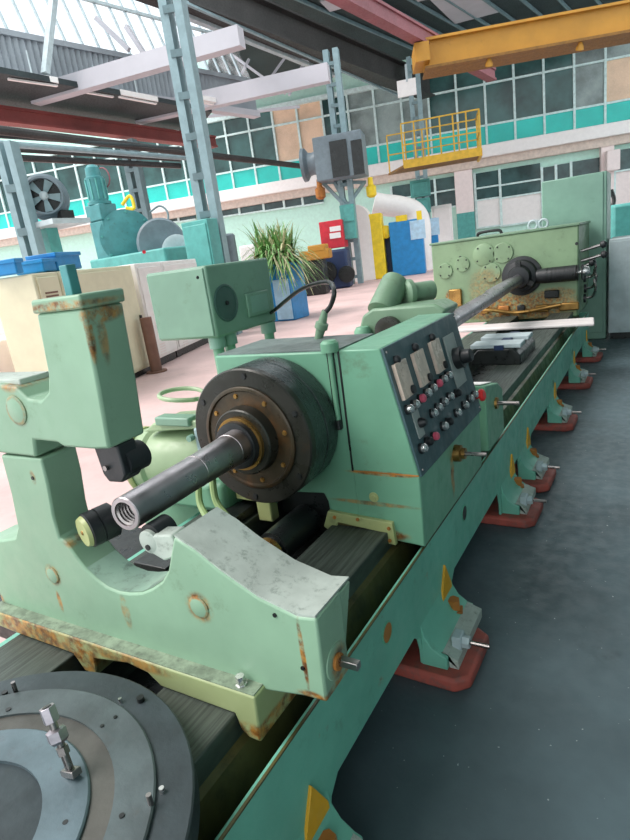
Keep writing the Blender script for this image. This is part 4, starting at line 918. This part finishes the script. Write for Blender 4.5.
# ------------------------------------------------------------------ switch box on posts behind the chuck
jb = thing('switch_box', (-2.15, 2.55, 1.0), 'sage green metal switch box with round grille on posts above the chuck', 'switch box')
MB().box((-2.38, 2.30, 1.405), (-1.96, 2.86, 1.772)).build('cabinet', m_box, jb, 0.012)
MB().box((-2.372, 2.292, 1.415), (-1.975, 2.302, 1.762)).build('front_door', m_box, jb, 0.006)
cpt = at(226, 303, x=-1.96)
rg = MB().lathe((-1.962, cpt.y, cpt.z), (1, 0, 0), [(0, 0.098), (0.006, 0.098), (0.010, 0.090), (0.004, 0.085), (0.007, 0.03), (0.007, 0.01)], 32).build('round_grille', mat('dark_green_grille', (0.055, 0.12, 0.10), 0.5), jb)
MB().lathe((-1.957, cpt.y, cpt.z), (1, 0, 0), [(0, 0.012), (0.012, 0.010)], 12).build('grille_knob', m_dark, rg)
c2 = at(258, 303, x=-1.96)
fr = MB().box((-1.962, c2.y - 0.115, c2.z - 0.065), (-1.945, c2.y + 0.10, c2.z + 0.065)).build('socket_frame', m_box, jb, 0.006)
MB().box((-1.946, c2.y - 0.085, c2.z - 0.045), (-1.943, c2.y + 0.075, c2.z + 0.045)).build('socket_recess', m_tower, fr)
MB().cyl((-1.957, cpt.y - 0.19, 1.72), (-1.952, cpt.y - 0.19, 1.72), 0.008, seg=10).build('screw', m_dark, jb)
for (x, y) in ((-2.02, 2.36), (-2.02, 2.46), (-1.99, 2.80)):
    po = MB().cyl((x, y, 0.9 if x > -2.2 else 0.7), (x, y, 1.41), 0.030, seg=14).build('post', m_carr, jb)
    MB().lathe((x, y, 1.345), (0, 0, 1), [(0, 0.045), (0.06, 0.045)], 16).build('post_collar', m_tower, po)

# ------------------------------------------------------------------ rear support bracket with inclined cylinder
rs = thing('rear_support', (-1.9, 4.3, 0.6), 'green casting with an inclined cylinder and dark wheel behind the console', 'support bracket')
YS = 4.2
def fs(px, py): return fz(px, py, YS)
MB().prism([fs(357, 336), fs(362, 316), fs(372, 309), fs(434, 304), fs(446, 310), fs(440, 320), fs(405, 330), fs(385, 345), (-2.05, 0.62), (-2.15, 0.62)], 'y', YS, YS + 0.35).build('arm_casting', m_head, rs, 0.02)
MB().lathe(at(390, 330, y=YS - 0.02), (0, -1, 0), [(0, 0.11), (0.05, 0.11), (0.055, 0.09), (0.05, 0.05)], 28).build('dark_wheel', m_chuck, rs)
a = at(381, 312, y=YS + 0.1); b = at(396, 281, y=YS + 0.35)
MB().lathe(a, b - a, [(0, 0.115), ((b-a).length*0.93, 0.115), ((b-a).length, 0.105)], 28).build('inclined_cylinder', m_head, rs)
a = at(404, 294, y=YS + 0.3); b = at(432, 290, y=YS + 0.5)
MB().lathe(a, b - a, [(0, 0.09), (0.02, 0.115), (0.06, 0.115), (0.07, 0.08), ((b-a).length, 0.08)], 24).build('cross_cylinder', m_head, rs)
MB().lathe(at(363, 333, y=YS - 0.05), (0, 0, 1), [(-0.5, 0.07), (0.02, 0.07), (0.05, 0.05)], 20).build('pivot_post', m_carr, rs)
MB().box((-2.2, YS, 0.55), (-1.6, YS + 0.4, 0.64)).build('foot_plate', m_head, rs, 0.01)

# ------------------------------------------------------------------ boring bar, chip block, plank
bb = thing('boring_bar', (-1.45, 5.0, 1.10), 'long bright steel boring bar running from the console to the far headstock', 'boring bar')
MB().cyl((-1.345, 2.80, 1.105), at(520, 279, y=7.9), 0.068, seg=28).build('bar', m_bar, bb)
MB().lathe(at(490, 296, y=6.4), at(520, 279, y=7.9) - Vector((-1.345, 2.80, 1.105)), [(0, 0.069), (0.01, 0.072), (1.45, 0.072)], 28).build('bar_sleeve', m_bar, bb)
ck = thing('clamp_block', (-1.25, 5.2, 0.62), 'dark steel clamp block with pale machined jaws on the bed way', 'clamp block')
MB().prism([(-1.42, 0.62), (-1.0, 0.62), (-1.0, 0.70), (-1.06, 0.76), (-1.36, 0.76), (-1.42, 0.70)], 'y', 5.0, 5.7).build('block', m_dark, ck, 0.01)
for yy in (5.02, 5.38):
    MB().box((-1.43, yy, 0.762), (-1.0, yy + 0.20, 0.80)).build('jaw', m_lgrey, ck, 0.006)
MB().box((-1.22, 5.0, 0.75), (-1.14, 5.7, 0.79)).build('key_slot', m_dblue, ck)
a = at(457, 326, z=0.66); b = at(594, 317, z=0.66); c = at(594.5, 323, z=0.66); d = at(456, 330, z=0.66)
tag(MB().slab([d, c, b, a], (0, 0, -0.035)).build('board', m_plank, None, 0.012), 'pale weathered board laid across the bed in front of the headstock', 'board')

# ------------------------------------------------------------------ far headstock
YH = 8.0
sp_h = [((-1.6, YH, 0.72), (0.95, 0.2, 0.24), 0, 1.0), ((-2.5, YH, 0.93), (0.10, 0.1, 0.12), 0, 1.0), ((-1.15, YH, 0.86), (0.30, 0.1, 0.10), 0, 0.8), ((-2.0, YH, 1.0), (0.3, 0.1, 0.35), 0, 0.5)]
m_hf = m_green('headstock_front_paint', (0.22, 0.33, 0.19), spots=sp_h, dirt=0.35)
hs_ = thing('headstock', (-1.8, 8.6, 0.55), 'big olive green gearbox headstock with round cover plates at the far bed end', 'headstock')
MB().prism([(-2.74, 0.55), (-0.885, 0.55), (-0.865, 1.665), (-2.74, 1.655)], 'y', YH, 9.25).build('gearbox', m_hf, hs_, 0.02)
MB().prism([(-2.76, 1.652), (-0.85, 1.662), (-0.85, 1.692), (-2.76, 1.682)], 'y', YH - 0.012, 9.27).build('lid', m_head, hs_, 0.008)
def hp(zx, zy): p = at(390 + zx*240/630, 150 + zy*240/630, y=YH); return p
for (zx, zy, r) in ((145, 318, 0.105), (190, 300, 0.10), (247, 275, 0.145), (297, 270, 0.13), (265, 322, 0.13)):
    p = hp(zx, zy); o = MB().lathe((p.x, YH, p.z), (0, -1, 0), [(0, r), (0.015, r), (0.02, r*0.95)], 32).build('round_cover', m_hf, hs_)
    for kk in range(4):
        a_ = math.radians(40 + 90*kk); MB().lathe((p.x + 0.8*r*math.cos(a_), YH - 0.02, p.z + 0.8*r*math.sin(a_)), (0, -1, 0), [(0, 0.012), (0.006, 0.010)], 8).build('cover_screw', m_dark, o)
p = hp(347, 330); p = Vector((p.x, YH, p.z))
sch = MB().lathe(p, (0, -1, 0), [(0, 0.25), (0.05, 0.25), (0.06, 0.21), (0.16, 0.20), (0.18, 0.15), (0.26, 0.13), (0.27, 0.08)], 40).build('spindle_chuck', m_blk, hs_)
for kk in range(3):
    a_ = math.radians(90 + 120*kk); v = Vector((math.cos(a_), 0, math.sin(a_))); MB().beam(p + v*0.07 + Vector((0, -0.20, 0)), p + v*0.20 + Vector((0, -0.20, 0)), 0.06, 0.05, up=(0, -1, 0)).build('chuck_jaw', m_dark, sch)
a = hp(390, 330); b = hp(492, 320)
hb = MB().lathe((a.x, YH - 0.10, a.z), (b - a), [(0, 0.085), (0.1, 0.095), ((b-a).length, 0.095)], 20).build('handle_tube', m_blk, hs_)
for i_ in range(9): MB().lathe((a.x + 0.12 + 0.05*i_, YH - 0.10, a.z + (b.z-a.z)/(b.x-a.x)*(0.12 + 0.05*i_)), b - a, [(0, 0.098), (0.012, 0.098)], 20).build('grip_ring', m_dark, hb)
b2 = Vector((b.x, YH - 0.10, b.z))
MB().lathe(b2, (1, 0, 0.1), [(0, 0.03), (0.06, 0.03), (0.065, 0.055), (0.11, 0.06), (0.15, 0.04)], 16).build('ball_end', m_chrome, hb)
for (zx, zy, dx) in ((515, 310, 0.05), (535, 290, 0.10), (545, 262, 0.05)):
    q = hp(zx, zy); l = MB().cyl((-0.86, q.y + 0.15, q.z), (q.x + dx, q.y + 0.15, q.z + 0.05), 0.018, seg=10).build('lever', m_steel, hs_)
    MB().lathe((q.x + dx, q.y + 0.15, q.z + 0.05), (1, 0, 0.3), [(-0.04, 0.01), (-0.02, 0.045), (0.02, 0.045), (0.045, 0.01)], 14).build('lever_ball', m_blk, l)
for (z, yy) in ((1.0, 8.3), (0.86, 8.35), (0.74, 8.3)):
    l = MB().tube(bez([(-0.84, yy, z), (-0.74, yy, z + 0.02), (-0.70, yy - 0.05, z + 0.13), (-0.72, yy - 0.05, z + 0.24)], 6), 0.016).build('side_lever', m_steel, hs_)
    MB().lathe((-0.845, yy, z), (1, 0, 0), [(0, 0.06), (0.03, 0.055)], 16).build('lever_hub', m_dark, hs_)
for (zx, zy) in ((362, 195), (390, 187)):
    q = hp(zx, zy); ri = bez([(q.x + 0.055*math.cos(t*math.pi/6), 8.35, 1.735 + 0.055*math.sin(t*math.pi/6)) for t in range(13)], 2); MB().tube(ri, 0.016).build('lifting_eye', m_lgrey, hs_)
q = hp(240, 205); MB().tube(bez([(q.x - 0.16, 8.4, 1.68), (q.x - 0.13, 8.4, 1.73), (q.x + 0.12, 8.4, 1.735), (q.x + 0.17, 8.4, 1.68)], 6), 0.02).build('grab_handle', m_dark, hs_)
for (zx, zy, w_, h_, m) in ((173, 388, 0.09, 0.12, m_brass), (425, 378, 0.09, 0.05, m_dark), (250, 420, 0.05, 0.05, m_brass), (300, 420, 0.07, 0.06, m_rustb), (345, 418, 0.05, 0.06, m_dark), (400, 415, 0.08, 0.05, m_brass), (470, 410, 0.12, 0.05, m_brass)):
    q = hp(zx, zy); MB().box((q.x - w_, YH - 0.04, q.z - h_), (q.x + w_, YH, q.z + h_)).build('fitting', m, hs_, 0.015)
MB().tube(bez([hp(180, 425) + Vector((0, -0.05, 0)), hp(260, 418) + Vector((0, -0.08, 0)), hp(340, 425) + Vector((0, -0.06, 0)), hp(450, 405) + Vector((0, -0.05, 0))], 8), 0.025).build('oil_pipe', m_brass, hs_)
for xx in (-2.4, -0.95): MB().cyl((xx + 0.06, YH - 0.004, 1.45), (xx + 0.06, YH, 1.45), 0.02, seg=10).build('screw', m_dark, hs_)

tw = thing('electrical_tower', (-1.1, 9.7, 0), 'tall plain sea-green electrical cabinet standing behind the headstock', 'cabinet')
MB().box((-1.50, 9.35, 0.0), (-0.655, 10.1, 2.31)).build('carcass', m_tower, tw, 0.015)
MB().box((-1.49, 9.335, 0.10), (-0.70, 9.352, 2.30)).build('door', m_tower, tw, 0.006)
gc = thing('grey_cabinet', (0.1, 9.5, 0), 'light grey steel cabinet at the right edge past the bed end', 'cabinet')
MB().box((-0.62, 9.24, 0.10), (0.75, 10.0, 1.405)).build('carcass', m_lgrey, gc, 0.01)
MB().box((-0.60, 9.30, 0.0), (0.73, 9.95, 0.10)).build('plinth', m_dark, gc)
MB().box((-0.61, 9.228, 0.14), (0.07, 9.242, 1.37)).build('door', m_lgrey, gc, 0.004)
MB().box((0.08, 9.228, 0.14), (0.74, 9.242, 1.37)).build('door', m_lgrey, gc, 0.004)

# ------------------------------------------------------------------ hoses and cables
def hose(name, pts, r, m, label, cat='hose'):
    return tag(MB().tube(bez(pts, 10), r).build(name, m), label, cat)
c_ = Vector((-2.19, 2.20, 1.065))
hose('hose', [c_ + Vector((0.12*math.cos(a_/8*math.pi), 0.12*math.sin(a_/8*math.pi), 0.02 + 0.010*a_/8 + 0.05*abs(math.sin(a_/16*math.pi)))) for a_ in range(0, 17)] + [(-1.95, 2.22, 1.09), (-1.80, 2.26, 1.12), (-1.72, 2.36, 1.20)], 0.012, m_pale, 'green hose loop lying beside the chuck on the left casting')
hose('hose', [(-1.62, 1.90, 1.02), (-1.72, 1.84, 0.90), (-1.72, 1.80, 0.75), (-1.64, 1.78, 0.66)], 0.016, m_hose, 'olive hose dropping behind the pipe nearest the chuck')
hose('hose', [(-1.66, 1.93, 1.04), (-1.80, 1.86, 0.92), (-1.82, 1.80, 0.74), (-1.74, 1.75, 0.66)], 0.016, m_hose, 'olive hose dropping behind the pipe farther from the chuck')
a = at(318, 338, y=2.25)
hose('cable', [(a.x, 2.25, ZT), at(322, 318, y=2.25), at(331, 305, y=2.25), at(334, 290, y=2.25), at(326, 282, y=2.4), at(300, 290, y=2.6), at(272, 312, y=2.8), (-1.96, 2.8, 1.48)], 0.011, m_dark, 'dark cable looping from the carriage top to the switch box', 'cable')
cg = thing('cable_gland', (a.x, 2.25, ZT), 'tapered pale green cable gland standing on the carriage top', 'cable gland')
b = at(325, 311, y=2.25)
MB().lathe((a.x, 2.25, ZT), b - Vector((a.x, 2.25, ZT)), [(0, 0.018), (0.05, 0.022), (0.055, 0.03), (0.08, 0.03), (0.085, 0.02), (0.14, 0.014)], 14).build('gland', m_head, cg)
